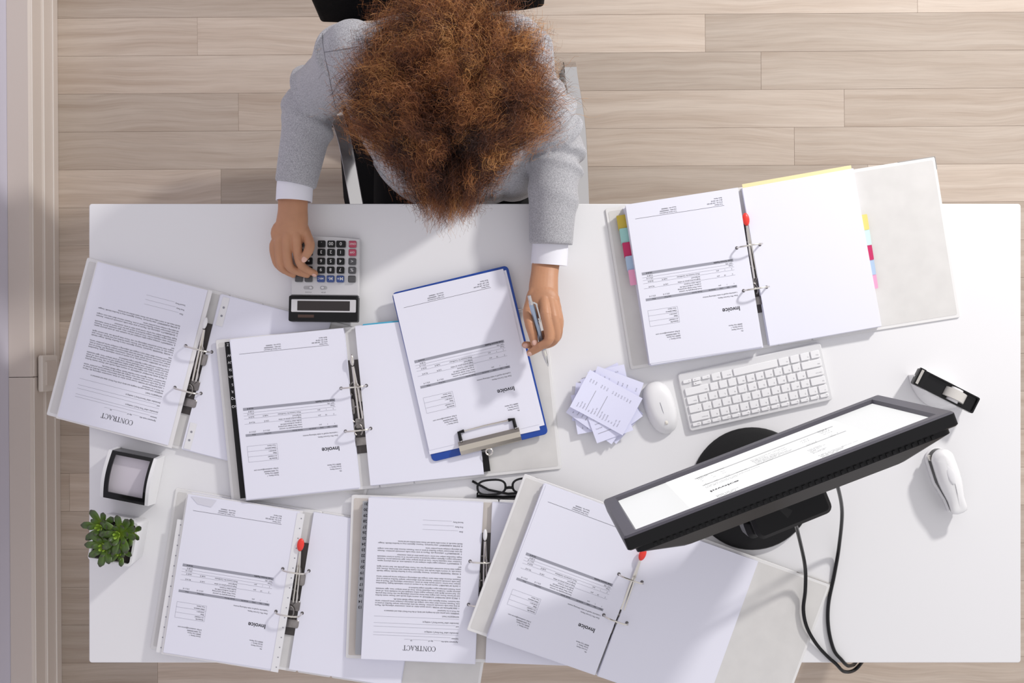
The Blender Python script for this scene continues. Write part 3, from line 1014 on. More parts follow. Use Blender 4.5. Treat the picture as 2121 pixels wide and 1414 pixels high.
rings = [[(x, y, -th) for x, y in inset(O, 0.003)], [(x, y, -th + 0.002) for x, y in O], [(x, y, -0.003) for x, y in O], [(x, y, 0.0) for x, y in inset(O, 0.003)], [(x, y, 0.0) for x, y in I], [(x, y, -0.006) for x, y in I2]]
fr.loft(rings, MHl, cap=False)
fr.add([(x, y, -th) for x, y in inset(O, 0.003)], [tuple(range(n_ - 1, -1, -1))], MHl)
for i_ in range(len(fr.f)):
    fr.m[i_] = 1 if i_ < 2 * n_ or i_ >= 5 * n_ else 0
fr.build('frame', [M_bezel_sheen, M_black], mon, smooth=30)
sc_ = MB()
sc_.add([(x, y, -0.0062) for x, y in rrect(-mw / 2 + bw, bb_, mw / 2 - bw, mh - bt, 0.0005, 1)], [tuple(range(8))], MHl)
scr = sc_.build('screen', M_screen, mon, smooth=0)
# page shown on the screen, with its flipped print as in the photograph
SW_, SH_ = mw - 2 * bw - 0.006, mh - bt - bb_ - 0.006
pgx0, pgx1 = -0.142, 0.152                           # along the photo-right direction
k_ = (pgx1 - pgx0) / 210.0
ytop = mh - bt - 0.003


def scr_pt(x, y, low=False):
    return MHl @ Vector((-(pgx0 + x * k_), ytop - 0.004 - (y - 24) * k_ * 0.98, -0.0056 if low else -0.0054))


y_low = bb_ + 0.003
pg = MB().add([MHl @ Vector((-a, b, -0.0058)) for a, b in ((pgx0, y_low), (pgx1, y_low), (pgx1, ytop - 0.001), (pgx0, ytop - 0.001))], [(0, 1, 2, 3)])
pg.build('screen_page', M_screenp, scr, smooth=0)
sp = invoice(True)
me = bpy.data.meshes.new('screen_print')
lo_ = sp.low()
me.from_pydata([scr_pt(x, y, i in lo_) for i, (x, y) in enumerate(sp.v)], [], sp.f)
me.polygons.foreach_set('material_index', sp.m)
so_ = mobj('screen_print', me, [M_screenb, M_screenl, M_screenl], scr)
# back shell with vents
bk = MB()
B1_ = rrect(-mw / 2 + 0.012, 0.012, mw / 2 - 0.012, mh - 0.006, 0.01, 3)
B2_ = rrect(-mw / 2 + 0.07, 0.04, mw / 2 - 0.07, mh - 0.035, 0.02, 3)
bk.loft([[(x, y, -th + 0.001) for x, y in B1_], [(x, y, -th - 0.008) for x, y in B1_], [(x, y, -th - 0.030) for x, y in B2_]], MHl)
bko = bk.build('back_shell', M_black, mon)
for i in range(44):
    x = -mw / 2 + 0.04 + i * (mw - 0.08) / 43
    MB().box((x, mh - 0.0052, -th - 0.0042), (0.0045, 0.0018, 0.005), MHl).build('vent_rib', M_blackm, bko, smooth=0)
# stand: round foot, neck, hinge block
MB().lathe([(0.1145, 0.0), (0.1150, 0.004), (0.112, 0.010), (0.104, 0.013), (0.05, 0.016), (0.001, 0.0165)], 56).build('foot', M_blackm, mon)
nk = MB()
ctrh = MHl @ Vector((0, mh * 0.36, -th - 0.035))
nx = -ex
q0 = Vector((0.012, -0.022, 0))
for_ = []
rings = []
for t_, w_, d_ in ((0.0, 0.060, 0.022), (0.25, 0.045, 0.018), (0.7, 0.042, 0.018), (1.0, 0.046, 0.020)):
    c_ = q0.lerp(Vector((ctrh.x, ctrh.y, ctrh.z)), t_)
    c_.z = 0.014 + (ctrh.z + 0.03 - 0.014) * t_
    rings.append([c_ + ex * x + Vector((-ex.y, ex.x, 0)) * y for x, y in rrect(-w_, -d_, w_, d_, 0.010, 3)])
nk.loft(rings)
nk.build('neck', M_black, mon)
hb = MB()
HB = rrect(-0.060, -0.0225, 0.066, 0.0225, 0.012, 4)
hc = P(1630, 1060, 0.325) - Vector((basep.x, basep.y, T))
Mh = Matrix.Translation(hc) @ Matrix.Rotation(mang + 0.02, 4, 'Z')
hb.prism(HB, -0.045, 0.020, 0.006, Mh)
hb.prism(rrect(-0.070, -0.022, 0.000, 0.012, 0.010, 4), -0.060, -0.002, 0.008, Mh)
hb.build('hinge_block', M_black, mon)
ar = MB()
pA = MHl @ Vector((0.03, mh * 0.42, -th - 0.02))
ar.tube([hc, hc.lerp(Vector((pA.x, pA.y, hc.z)), 1.0)], [0.022, 0.018], 12)
ar.build('tilt_arm', M_blackg, mon)
# cables
def cable(name, label, pts, r=0.0034):
    sp_ = spline(pts, 8)
    o = MB().tube(sp_, r, 8).build(name, M_blackg)
    tag(o, label, 'cable', 'monitor cables')
    return o


edge = DY0
cable('monitor_cable', 'black cable leaving the monitor at the right and running down over the desk edge',
      [P(1722, 975, 0.215), P(1733, 1000, 0.19), P(1744, 1058, 0.10), P(1738, 1130, 0.02), P(1728, 1190, 0.0045), P(1716, 1250, 0.0045), P(1716, 1300, 0.0045), P(1727, 1345, 0.0045), P(1743, 1366, 0.005),
       P(1756, 1378, -0.006), P(1770, 1374, -0.03), P(1782, 1352, -0.06), P(1790, 1330, -0.20), P(1790, 1310, -0.55)])
cable('monitor_cable', 'black cable coming from under the monitor hinge across the grey binder cover',
      [P(1645, 1078, 0.20), P(1652, 1100, 0.15), P(1667, 1170, 0.05), P(1668, 1220, 0.022), P(1664, 1262, 0.0155), P(1671, 1298, 0.0125), P(1690, 1332, 0.007), P(1713, 1358, 0.0045), P(1731, 1374, 0.004),
       P(1748, 1390, -0.008), P(1768, 1388, -0.03), P(1786, 1370, -0.05), P(1800, 1345, -0.20), P(1800, 1320, -0.55)])

# ------------------------------------------------------------------ keyboard
kc = [P(1402, 776, 0.008), P(1697, 708, 0.008), P(1728, 828, 0.008), P(1430, 893, 0.008)]
kctr = sum(kc, Vector()) / 4
kang = math.atan2((kc[1] - kc[0]).y + (kc[2] - kc[3]).y, (kc[1] - kc[0]).x + (kc[2] - kc[3]).x)
kw = ((kc[1] - kc[0]).length + (kc[2] - kc[3]).length) / 2
kh = ((kc[0] - kc[3]).length + (kc[1] - kc[2]).length) / 2
kbd = thing('keyboard', 'white compact keyboard between the tabbed binder and the monitor', 'keyboard', (kctr.x, kctr.y, T), kang + math.pi)
MB().prism(rrect(-kw / 2, -kh / 2, kw / 2, kh / 2, 0.006), 0.0005, 0.0085, 0.0016).build('keyboard_body', M_kbody, kbd)
# local frame now reads the right way up for the typist: x to the typist's right, y away from the typist
ky1 = kh / 2 - 0.0085
rows = [
    (0.009, [('Esc', 1), ('F1', 1), ('F2', 1), ('F3', 1), ('F4', 1), ('F5', 1), ('F6', 1), ('F7', 1), ('F8', 1), ('F9', 1), ('F10', 1), ('F11', 1), ('F12', 1), ('Entf', 1)]),
    (0.0165, [('^', 1), ('1', 1), ('2', 1), ('3', 1), ('4', 1), ('5', 1), ('6', 1), ('7', 1), ('8', 1), ('9', 1), ('0', 1), ('ß', 1), ('Backspace', 2)]),
    (0.0165, [('Tab', 1.6), ('Q', 1), ('W', 1), ('E', 1), ('R', 1), ('T', 1), ('Z', 1), ('U', 1), ('I', 1), ('O', 1), ('P', 1), ('Ü', 1), ('+', 1.4)]),
    (0.0165, [('Caps Lock', 1.8), ('A', 1), ('S', 1), ('D', 1), ('F', 1), ('G', 1), ('H', 1), ('J', 1), ('K', 1), ('L', 1), ('Ö', 1), ('Ä', 1), ('Enter', 1.2)]),
    (0.0165, [('Shift', 2.3), ('Y', 1), ('X', 1), ('C', 1), ('V', 1), ('B', 1), ('N', 1), ('M', 1), (',', 1), ('.', 1), ('-', 1), ('Shift', 2.7)]),
    (0.0165, [('Strg', 1.1), ('Fn', 1.1), ('', 1.1), ('Alt', 1.25), ('', 4.9), ('Alt Gr', 1.25), ('Strg', 1.1)]),
]
gap = 0.0026
xw = kw - 0.014
y = ky1
kcache = {}


def key(cx, cy, w, h, leg):
    kk = (round(w, 4), round(h, 4))
    if kk not in kcache:
        kcache[kk] = MB().prism(rrect(-w / 2, -h / 2, w / 2, h / 2, 0.0016, 2), 0, 0.0030, 0.0007).mesh('key', 35)
        kcache[kk].materials.append(M_keyw)
    o = bpy.data.objects.new('key', kcache[kk])
    link(o, kbd)
    o.location = (cx, cy, 0.0086)
    if leg:
        sz = 0.0042 if len(leg) == 1 else 0.0028
        ox = -w * 0.22 if len(leg) == 1 else -w / 2 + 0.0018 + 0.0008 * len(leg)
        oy = 0.002 if h > 0.012 else 0
        lettering(leg, sz, M_legend, o, (ox, oy, 0.0032), 0.0, name='key_legend')


for h, ks in rows:
    tot = sum(w for _, w in ks)
    last = ks[-1][0] == 'Strg'
    avail = xw if not last else xw * 0.792
    unit = (avail + gap) / tot
    x = -xw / 2
    for leg, w in ks:
        ww = unit * w - gap
        key(x + ww / 2, y - (h - gap) / 2, ww, h - gap, leg)
        x += unit * w
    if last:
        aw = (xw / 2 - x + gap) / 3 - gap
        for i, s in enumerate(('<', '', '>')):
            ax_ = x + i * (aw + gap) + aw / 2
            if i == 1:
                key(ax_, y - 0.0029, aw, 0.0062, 'v' if False else '')
                key(ax_, y - 0.0101, aw, 0.0062, '')
            else:
                key(ax_, y - 0.0101, aw, 0.0062, s)
    y -= h
for i, (a_, dx, dy) in enumerate(((90, 0, 0), (-90, 0, -0.0072))):
    MB().add([(0.0013 * math.cos(R(a_ + t_)), 0.0013 * math.sin(R(a_ + t_)), 0) for t_ in (0, 120, 240)], [(0, 1, 2)]).build('arrow_mark', M_legend, kbd, loc=(xw / 2 - 0.0225 + dx, y + 0.0136 + dy, 0.0118), smooth=0)

# ------------------------------------------------------------------ mouse
mp_ = P(1369, 845, 0.012)
mo = thing('computer_mouse', 'white computer mouse between the receipts and the keyboard', 'mouse', (mp_.x, mp_.y, T), R(18) + math.pi)
ms = MB()
rings = []
for k in range(9):
    f_ = k / 8
    zz = 0.001 + 0.025 * math.sin(f_ * math.pi / 2)
    sc2 = max(0.02, math.cos(f_ * math.pi / 2) ** 0.55) * (0.93 if k == 0 else 1.0)
    ring = []
    for i in range(40):
        a = 2 * math.pi * i / 40
        cx_, sx_ = math.cos(a), math.sin(a)
        x = 0.0292 * math.copysign(abs(cx_) ** 0.85, cx_)
        yy = 0.0510 * math.copysign(abs(sx_) ** 0.85, sx_)
        x *= 1 - 0.05 * (yy / 0.051)
        ring.append((x * sc2, yy * sc2 - 0.004 * f_, zz))
    rings.append(ring)
ms.loft(rings)
ms.build('shell', M_whitep, mo, smooth=50)
MB().lathe([(0.0001, -0.0028), (0.0040, -0.0028), (0.0052, -0.0015), (0.0052, 0.0015), (0.0040, 0.0028), (0.0001, 0.0028)], 20, Matrix.Rotation(R(90), 4, 'Y')).build('scroll_wheel', mat('wheel_cream', (0.78, 0.75, 0.68), 0.4), mo, loc=(0, 0.027, 0.0205))
gpts = [(0, yy, 0.0262 - 0.0110 * ((yy + 0.004) / 0.050) ** 2 if yy < 0.02 else 0.0262 - 0.0125 * ((yy + 0.004) / 0.050) ** 2) for yy in np.linspace(-0.012, 0.020, 8)]
MB().tube(gpts, 0.0005, 5).build('button_seam', M_inkg, mo)

# ------------------------------------------------------------------ receipts
rc = P(1255, 833, 0.0)
rdat = [(0.074, 0.105, 62, -6, 10), (0.078, 0.100, 25, 8, -14), (0.072, 0.095, 84, -14, 4), (0.076, 0.110, 48, 4, 14), (0.070, 0.090, 12, 10, -22), (0.074, 0.102, 100, -10, 16),
        (0.072, 0.098, 36, 12, 8), (0.076, 0.092, 70, 16, -18), (0.074, 0.104, 55, -12, 20), (0.072, 0.090, 20, 2, 24), (0.078, 0.112, 61.5, 0, 0)]
where = ['lowest receipt of the pile beside the mouse', 'second lowest receipt of the pile beside the mouse', 'third receipt from the bottom of the receipt pile', 'fourth receipt from the bottom of the receipt pile',
         'fifth receipt from the bottom of the receipt pile', 'middle receipt of the loose receipt pile', 'fifth receipt from the top of the receipt pile', 'fourth receipt from the top of the receipt pile',
         'third receipt from the top of the receipt pile', 'receipt just under the top one of the pile', 'topmost curled white receipt on the pile beside the mouse']
for i, (w, h, a, dx, dy) in enumerate(rdat):
    g = 10
    vv, ff = [], []
    r_ = random.Random(i)
    ph = r_.uniform(0, 6)
    lift = 0.0012 + 0.0017 * i
    curl = 0.010 if i == len(rdat) - 1 else 0.0009
    zf = lambda x, yy: curl * (abs(yy) / 0.05) ** 2 * (1 if i < len(rdat) - 1 else (1.0 if yy > 0 else 0.35))
    for iy in range(g + 1):
        for ix in range(g + 1):
            x, yy = (ix / g - 0.5) * w, (iy / g - 0.5) * h
            vv.append((x, yy, zf(x, yy)))
    m_ = len(vv)
    vv += [(x, yy, z - 0.00015) for x, yy, z in vv]
    for iy in range(g):
        for ix in range(g):
            q = iy * (g + 1) + ix
            ff.append((q, q + 1, q + g + 2, q + g + 1))
            ff.append((m_ + q, m_ + q + g + 1, m_ + q + g + 2, m_ + q + 1))
    pos = P(1255 + dx, 833 + dy, lift)
    o = MB().add(vv, ff).build('receipt', M_receipt, None, loc=(pos.x, pos.y, T + lift), rot=(0, 0, R(a)))
    tag(o, where[i], 'receipt', 'pile of receipts')
    p_ = Print()
    for k in range(15 if i == len(rdat) - 1 else 9):
        yy = 12 + k * (6 if i == len(rdat) - 1 else 9)
        if yy > h * 1000 - 8:
            break
        s = ''.join(r_.choice('0123456789') for _ in range(4))
        if k in (3, 7):
            p_.rect(8, yy - 1.2, w * 1000 - r_.uniform(22, 30), yy - 0.4)
        else:
            p_.text(6 + r_.uniform(0, 3), yy, r_.choice(('Total EUR', 'Bar', 'Netto 19%', 'Summe', 'Beleg-Nr.')), 3.0)
            p_.text(w * 1000 - 20, yy, s[:2] + ',' + s[2:], 3.0)
    me = p_.mesh('receipt_print', lambda x, yy: (x / 1000 - w / 2, h / 2 - yy / 1000, zf(x / 1000 - w / 2, h / 2 - yy / 1000) + 0.0003))
    mobj('receipt_print', me, M_inkg, o)

# ------------------------------------------------------------------ calculator
ca = [P(604, 489, 0.018), P(748, 489, 0.018), P(745, 668, 0.018), P(600, 668, 0.018)]
cctr = (ca[0] + ca[1] + ca[2] + ca[3]) / 4
CW, CH = 0.1265, 0.1600
calc = thing('calculator', 'silver and black desk calculator under the right hand', 'calculator', (cctr.x, cctr.y, T + 0.0050), rot=(R(-3.4), 0, R(-0.6)))
PXM = F / (D - 0.02)


def cpt(zx, zy):
    """pixel of the calculator in the photo -> local point"""
    p_ = P(zx, zy, 0.02) - Vector((cctr.x, cctr.y, T + 0.02))
    return p_.x, p_.y


yl = cpt(0, 614)[1]
outl = [(-CW / 2, yl), (CW / 2, yl), (CW / 2, CH / 2 - 0.004)] + [(CW / 2 * math.cos(R(t_)) if False else CW / 2 - CW * i / 10, CH / 2 - 0.004 + 0.004 * math.sin(math.pi * i / 10)) for i, t_ in enumerate(range(0, 100, 10)) if 0 < i < 10] + [(-CW / 2, CH / 2 - 0.004)]
cb = MB()
cb.prism(outl, 0.0005, 0.0185, 0.002)
cb.build('body', M_silver, calc)
hd = MB()
hd.prism(rrect(-CW / 2 - 0.002, -CH / 2, CW / 2 - 0.0005, yl - 0.0004, 0.003, 3), 0.0005, 0.0250, 0.003)
hdo = hd.build('display_housing', M_black, calc)
ax0, ay0 = cpt(607, 648.5); ax1, ay1 = cpt(740, 622.5)
MB().prism(rrect(ax0, ay0, ax1, ay1, 0.001, 1), 0.0250, 0.0256).build('display_frame', M_silver, hdo, smooth=0)
ax0, ay0 = cpt(619.5, 645.5); ax1, ay1 = cpt(727.5, 625.5)
MB().prism(rrect(ax0, ay0, ax1, ay1, 0.0005, 1), 0.0256, 0.0259).build('display', M_lcd, hdo, smooth=0)
ax0, ay0 = cpt(621, 660); ax1, ay1 = cpt(654, 654)
MB().prism(rrect(ax0, ay0, ax1, ay1, 0.0005, 1), 0.0250, 0.0253).build('solar_cell', mat('solar_brown', (0.05, 0.022, 0.014), 0.15), hdo, smooth=0)
colx = [620.5, 640.5, 666, 685.8, 706, 730]
rowy = [506.5, 524, 542.5, 560.7, 579]
legs = [['+', '-', '.', '00', '0', 'ON/C'], ['=', '-', '3', '2', '1', 'OFF'], ['', '×', '6', '5', '4', '<'], ['', '÷', '9', '8', '7', '%'], ['', '', 'MRC', 'M-', 'M+', '']]
for r_i, yy in enumerate(rowy):
    for c_i, xx in enumerate(colx):
        lx, ly = cpt(xx, yy)
        m_ = M_keyk
        if c_i < 2:
            m_ = M_keyk if r_i < 4 else M_keyg
        if c_i == 5:
            m_ = M_keyr if r_i < 2 else M_keyg
        elif r_i == 4 and c_i >= 2:
            m_ = M_keyb
        w_ = 0.0138 if (c_i, r_i) != (4, 0) else 0.0172
        ko = MB().prism(rrect(-w_ / 2, -0.0062, w_ / 2, 0.0062, 0.0018, 3), 0, 0.0055, 0.0012).build('key', m_, calc, loc=(lx, ly, 0.0186))
        s = legs[r_i][c_i]
        if s:
            lettering(s, 0.0085 if len(s) < 3 else 0.0052, M_legw, ko, (0, 0.0, 0.0058), name='key_legend', bold=0.004)
for xx, w_ in ((640, 0.018), (671.5, 0.013)):
    lx, ly = cpt(xx, 597.5)
    sl = MB().prism(rrect(-w_ / 2, -0.0030, w_ / 2, 0.0030, 0.0028, 4), 0.0185, 0.0192, 0.0003).build('switch_slot', mat('slot_grey', (0.42, 0.42, 0.43), 0.4), calc, loc=(lx, ly, 0))
    MB().prism(rrect(-0.003, -0.0026, 0.003, 0.0026, 0.0022, 4), 0.0192, 0.0215, 0.0008).build('switch', M_silver, sl, loc=(w_ / 2 - 0.0045 if w_ > 0.015 else -0.002, 0, 0))
    p_ = Print()
    lettering('F 4 2 0 A' if w_ > 0.015 else 'UP 5/4', 0.0030, M_keyg, calc, (lx, ly - 0.0085, 0.0188), name='switch_legend')

# ------------------------------------------------------------------ memo box
mb0 = P(264, 990, 0.050)
mbx = thing('memo_box', 'black and white memo paper box standing above the succulent', 'memo box', (mb0.x, mb0.y, T), R(-11.2))
for sx in (-1, 1):
    side = MB()
    rings = []
    prof = [(-0.044 + 0.088 * i / 14, 0.045 + 0.012 * math.sin(math.pi * i / 14)) for i in range(15)]
    poly = [(-0.046, 0.0005), (0.046, 0.0005)] + [(a, b) for a, b in prof][::-1]
    x0, x1 = (0.0388, 0.0450) if sx > 0 else (-0.0450, -0.0388)
    side.loft([[(x0, a, b) for a, b in poly], [(x1, a, b) for a, b in poly]])
    side.build('side_panel', M_whiteg, mbx, smooth=30)
fr = MB()
for i in range(14):
    a0, b0 = prof[i]; a1, b1_ = prof[i + 1]
    e0, e1 = (a0 + 0.044) / 0.088, (a1 + 0.044) / 0.088
    full = e1 < 0.17 or e0 > 0.90
    spans_ = ((-0.0388, 0.0388),) if full else ((-0.0388, -0.0310), (0.0340, 0.0388))
    for u0, u1 in spans_:
        q = [(u0, a0, b0 - 0.004), (u1, a0, b0 - 0.004), (u1, a1, b1_ - 0.004), (u0, a1, b1_ - 0.004), (u0, a0, b0), (u1, a0, b0), (u1, a1, b1_), (u0, a1, b1_)]
        fr.add(q, [(3, 2, 1, 0), (4, 5, 6, 7), (0, 1, 5, 4), (1, 2, 6, 5), (2, 3, 7, 6), (3, 0, 4, 7)])
fr.box((0, -0.0425, 0.022), (0.0776, 0.003, 0.043)).box((0, 0.0425, 0.022), (0.0776, 0.003, 0.043)).box((0, 0, 0.0015), (0.0776, 0.086, 0.002))
fr.build('black_tray', M_blackg, mbx, smooth=30)
memo = MB()
for i in range(14):
    memo.box((0.0, 0.0, 0.0045 + i * 0.0024), (0.0745, 0.0805, 0.0023), rz=(i % 3 - 1) * 0.004)
mo_ = memo.build('memo_sheets', mat('memo_paper', (0.66, 0.62, 0.68), 0.85), None, smooth=0)
mo_.location = (mb0.x, mb0.y, T)
mo_.rotation_euler = (0, 0, R(-11.2))
tag(mo_, 'stack of pale square memo sheets inside the black and white box', 'paper')

# ------------------------------------------------------------------ succulent
pc = P(262, 1107, 0.0)
pot = thing('potted_succulent', 'small green succulent in a square white pot', 'plant', (pc.x, pc.y, T), R(-10))
pm = MB()
r0, r1, r2 = rrect(-0.036, -0.036, 0.036, 0.036, 0.006, 3), rrect(-0.040, -0.040, 0.040, 0.040, 0.006, 3), rrect(-0.036, -0.036, 0.036, 0.036, 0.005, 3)
pm.loft([[(x, y_, 0.0005) for x, y_ in r0], [(x, y_, 0.003) for x, y_ in rrect(-0.0375, -0.0375, 0.0375, 0.0375, 0.006, 3)], [(x, y_, 0.066) for x, y_ in r1], [(x, y_, 0.068) for x, y_ in r1], [(x, y_, 0.068) for x, y_ in r2], [(x, y_, 0.055) for x, y_ in r2]])
pm.build('pot', M_pot, pot, smooth=40)
MB().prism(rrect(-0.0355, -0.0355, 0.0355, 0.0355, 0.005, 3), 0.0552, 0.062).build('soil', M_soil, pot)


def leaf_mat():
    m = bpy.data.materials.new('succulent_leaf')
    m.use_nodes = True
    N, L = m.node_tree.nodes, m.node_tree.links
    b = N['Principled BSDF']
    tc = N.new('ShaderNodeTexCoord')
    sp_ = N.new('ShaderNodeSeparateXYZ')
    L.new(tc.outputs['Generated'], sp_.inputs[0])
    rp = N.new('ShaderNodeValToRGB')
    e = rp.color_ramp.elements
    e[0].position = 0.0; e[0].color = (0.34, 0.46, 0.05, 1)
    e[1].position = 1.0; e[1].color = (0.045, 0.038, 0.032, 1)
    x_ = rp.color_ramp.elements.new(0.55); x_.color = (0.105, 0.19, 0.030, 1)
    x_ = rp.color_ramp.elements.new(0.85); x_.color = (0.06, 0.10, 0.03, 1)
    L.new(sp_.outputs[0], rp.inputs[0])
    L.new(rp.outputs[0], b.inputs['Base Color'])
    b.inputs['Roughness'].default_value = 0.38
    return m


M_leaf = leaf_mat()
lm = MB()
rings = []
for k in range(9):
    t_ = k / 8
    w_ = 0.0018 + 0.0042 * math.sin(math.pi * min(1, t_ ** 1.5 * 0.80 + 0.02)) ** 1.0 * (1 if t_ < 0.92 else 0.75)
    if k == 8:
        w_ = 0.0012
    h_ = w_ * 0.36
    z_ = 0.006 * t_ * t_
    rings.append([(0.034 * t_, w_ * math.cos(2 * math.pi * i / 10), z_ + h_ * math.sin(2 * math.pi * i / 10)) for i in range(10)])
lm.loft(rings)
ME_LEAF = lm.mesh('leaf', 60)
ME_LEAF.materials.append(M_leaf)
ME_YOUNG = lm.mesh('young_leaf', 60)
ME_YOUNG.materials.append(mat('young_leaf', (0.27, 0.42, 0.045), 0.4))
rl = random.Random(5)
Mrot = Matrix.Rotation(R(10), 3, 'Z')
for (px_, py_, h_, sc3, n1) in ((211, 1090, 0.088, 0.98, 8), (249, 1104, 0.094, 1.08, 9), (219, 1130, 0.092, 1.0, 9), (240, 1124, 0.078, 0.9, 7), (272, 1102, 0.080, 0.75, 6), (250, 1142, 0.076, 0.75, 6), (228, 1108, 0.080, 0.8, 6)):
    w0 = P(px_, py_, h_)
    l0 = Mrot @ (w0 - Vector((pc.x, pc.y, T)))
    # stem
    MB().tube([(l0.x * 0.5, l0.y * 0.5, 0.060), (l0.x, l0.y, l0.z - 0.004)], 0.003, 6).build('stem', M_leaf, pot)
    a0 = rl.uniform(0, 360)
    for ring_, (cnt, pitch, s3) in enumerate(((n1, -8, 1.0), (n1 - 2, -34, 0.72), (5, -52, 0.42))):
        for k in range(cnt):
            o = bpy.data.objects.new('leaf', ME_YOUNG if ring_ == 2 else ME_LEAF)
            link(o, pot)
            s4 = sc3 * s3 * rl.uniform(0.88, 1.1)
            o.scale = (s4, s4 * 1.05, s4)
            o.location = (l0.x, l0.y, l0.z + 0.0025 * ring_)
            o.rotation_euler = (0, R(pitch + rl.uniform(-7, 7)), R(a0 + 360 * k / cnt + ring_ * 24 + rl.uniform(-8, 8)))

# ------------------------------------------------------------------ tape dispenser
ta = P(1953, 808, 0.030)
tang = math.atan2(-(838 - 776), 2019 - 1897)
tape = thing('tape_dispenser', 'black and white tape dispenser at the right end of the monitor', 'tape dispenser', (ta.x, ta.y, T), tang)


def lens(L_, wl, wr, n=14):
    """lens outline: half length, bulge to -y and +y"""
    pts = [(-L_ + 2 * L_ * i / n, -wl * math.sin(math.pi * i / n) ** 0.8) for i in range(n + 1)]
    pts += [(L_ - 2 * L_ * i / n, wr * math.sin(math.pi * i / n) ** 0.8) for i in range(1, n)]
    return pts


tb = MB()
lo = [(x, y_ - 0.0) for x, y_ in lens(0.060, 0.034, 0.020)]
hi = [(x, y_) for x, y_ in lens(0.063, 0.0195, 0.0185)]
tb.loft([[(x, y_, 0.0005) for x, y_ in lo], [(x * 1.02, y_ * 1.02, 0.012) for x, y_ in lo], [(x, y_ * 1.0, 0.036) for x, y_ in hi]], cap=True)
tb.build('shell', M_whiteg, tape, smooth=60)
tt = MB()
oi_ = rrect(-0.0600, -0.0155, 0.0640, 0.0165, 0.003, 3)
ii_ = rrect(-0.040, -0.0130, 0.0610, 0.0140, 0.003, 3)
tt.loft([[(x, y_, 0.030) for x, y_ in oi_], [(x, y_, 0.0415) for x, y_ in oi_], [(x, y_, 0.0415) for x, y_ in ii_], [(x, y_, 0.037) for x, y_ in ii_]], cap=True)
tt.build('black_tray', M_blackg, tape, smooth=30)
rl_ = MB().lathe([(0.012, -0.0085), (0.0205, -0.0085), (0.0205, 0.0085), (0.012, 0.0085)], 32, Matrix.Rotation(R(90), 4, 'X'), cap=False)
rl_.lathe([(0.012, 0.0085), (0.012, -0.0085)], 32, Matrix.Rotation(R(90), 4, 'X'), cap=False)
ro = rl_.build('tape_roll', M_tapew, tape, loc=(0.020, 0.0005, 0.037))
MB().tube([(0.020, -0.0125, 0.037), (0.020, 0.0135, 0.037)], 0.0115, 20).build('hub', M_whitep, tape)
MB().box((-0.0545, 0.0005, 0.0425), (0.011, 0.033, 0.006)).build('blade_holder', M_black, tape)
MB().prism(rrect(-0.0575, -0.0135, -0.0525, 0.0145, 0.0005, 1), 0.0455, 0.0468).build('blade', M_nickel, tape, smooth=0)

# ------------------------------------------------------------------ stapler
sa0, sa1 = P(1944, 934, 0.028), P(1985, 1055, 0.028)
sc0 = (sa0 + sa1) / 2
sang = math.atan2((sa1 - sa0).y, (sa1 - sa0).x)
stp = thing('stapler', 'white stapler with black jaw standing at the right of the monitor', 'stapler', (sc0.x, sc0.y, T), sang)
SL = (sa1 - sa0).length / 2 + 0.004


def cap_(L_, w0, w1, n=10):
    """rounded at -x, blunt at +x"""
    pts = []
    for i in range(n + 1):
        a = R(90 + 180 * i / n)
        pts.append((-L_ + w0 + w0 * math.cos(a), w0 * math.sin(a)))
    pts += [(0, -w0 * 1.03), (L_ * 0.6, -w1 * 1.15), (L_, -w1), (L_, w1), (L_ * 0.6, w1 * 1.15), (0, w0 * 1.03)]
    return pts


MB().prism(cap_(SL, 0.0215, 0.012), 0.0005, 0.010, 0.003).build('base', M_whiteg, stp)
MB().prism(cap_(SL * 0.985, 0.0185, 0.0095), 0.010, 0.0300, 0.002).build('magazine', M_blackg, stp)
tp = MB()
rings = []
oc = [tuple(q) for q in spline([Vector((x, y_, 0)) for x, y_ in cap_(SL, 0.0200, 0.0130)], 3, closed=True)]
for dd, z_ in ((0.001, 0.0300), (0.0, 0.0315), (0.0, 0.0400), (0.0022, 0.0450), (0.0055, 0.0485), (0.0090, 0.0503), (0.0112, 0.0510)):
    f_ = 1 - dd / 0.0130
    rings.append([(x * (1 - dd / SL), y_ * f_, z_ - (z_ - 0.030) * 0.38 * max(0, (x + 0.02) / SL) ** 1.6) for x, y_, _ in oc])
tp.loft(rings)
tpo = tp.build('top_arm', M_whiteg, stp, smooth=60)
MB().ball((-0.014, 0, 0.0497), (0.019, 0.0068, 0.0020), 20, 8).build('thumb_pad', mat('pad_white', (0.74, 0.74, 0.76), 0.5), tpo)
MB().box((-SL + 0.012, -0.0175, 0.022), (0.010, 0.004, 0.008)).build('hinge', M_nickel, stp)

# ------------------------------------------------------------------ glasses
gp = P(1018, 1009, 0.016)
gl = thing('eyeglasses', 'black-framed eyeglasses folded on the desk, half under the lower right binder', 'glasses', (gp.x, gp.y, T), R(3))
MT = Matrix.Translation((0, 0, 0.015)) @ Matrix.Rotation(R(24), 4, 'X')


def rim(cx):
    pts = []
    for i in range(28):
        a = 2 * math.pi * i / 28
        c_, s_ = math.cos(a), math.sin(a)
        x = 0.0262 * math.copysign(abs(c_) ** 0.72, c_)
        y_ = 0.0160 * math.copysign(abs(s_) ** 0.78, s_)
        pts.append((cx + x, y_ + 0.0006 * x / 0.026, 0))
    return pts


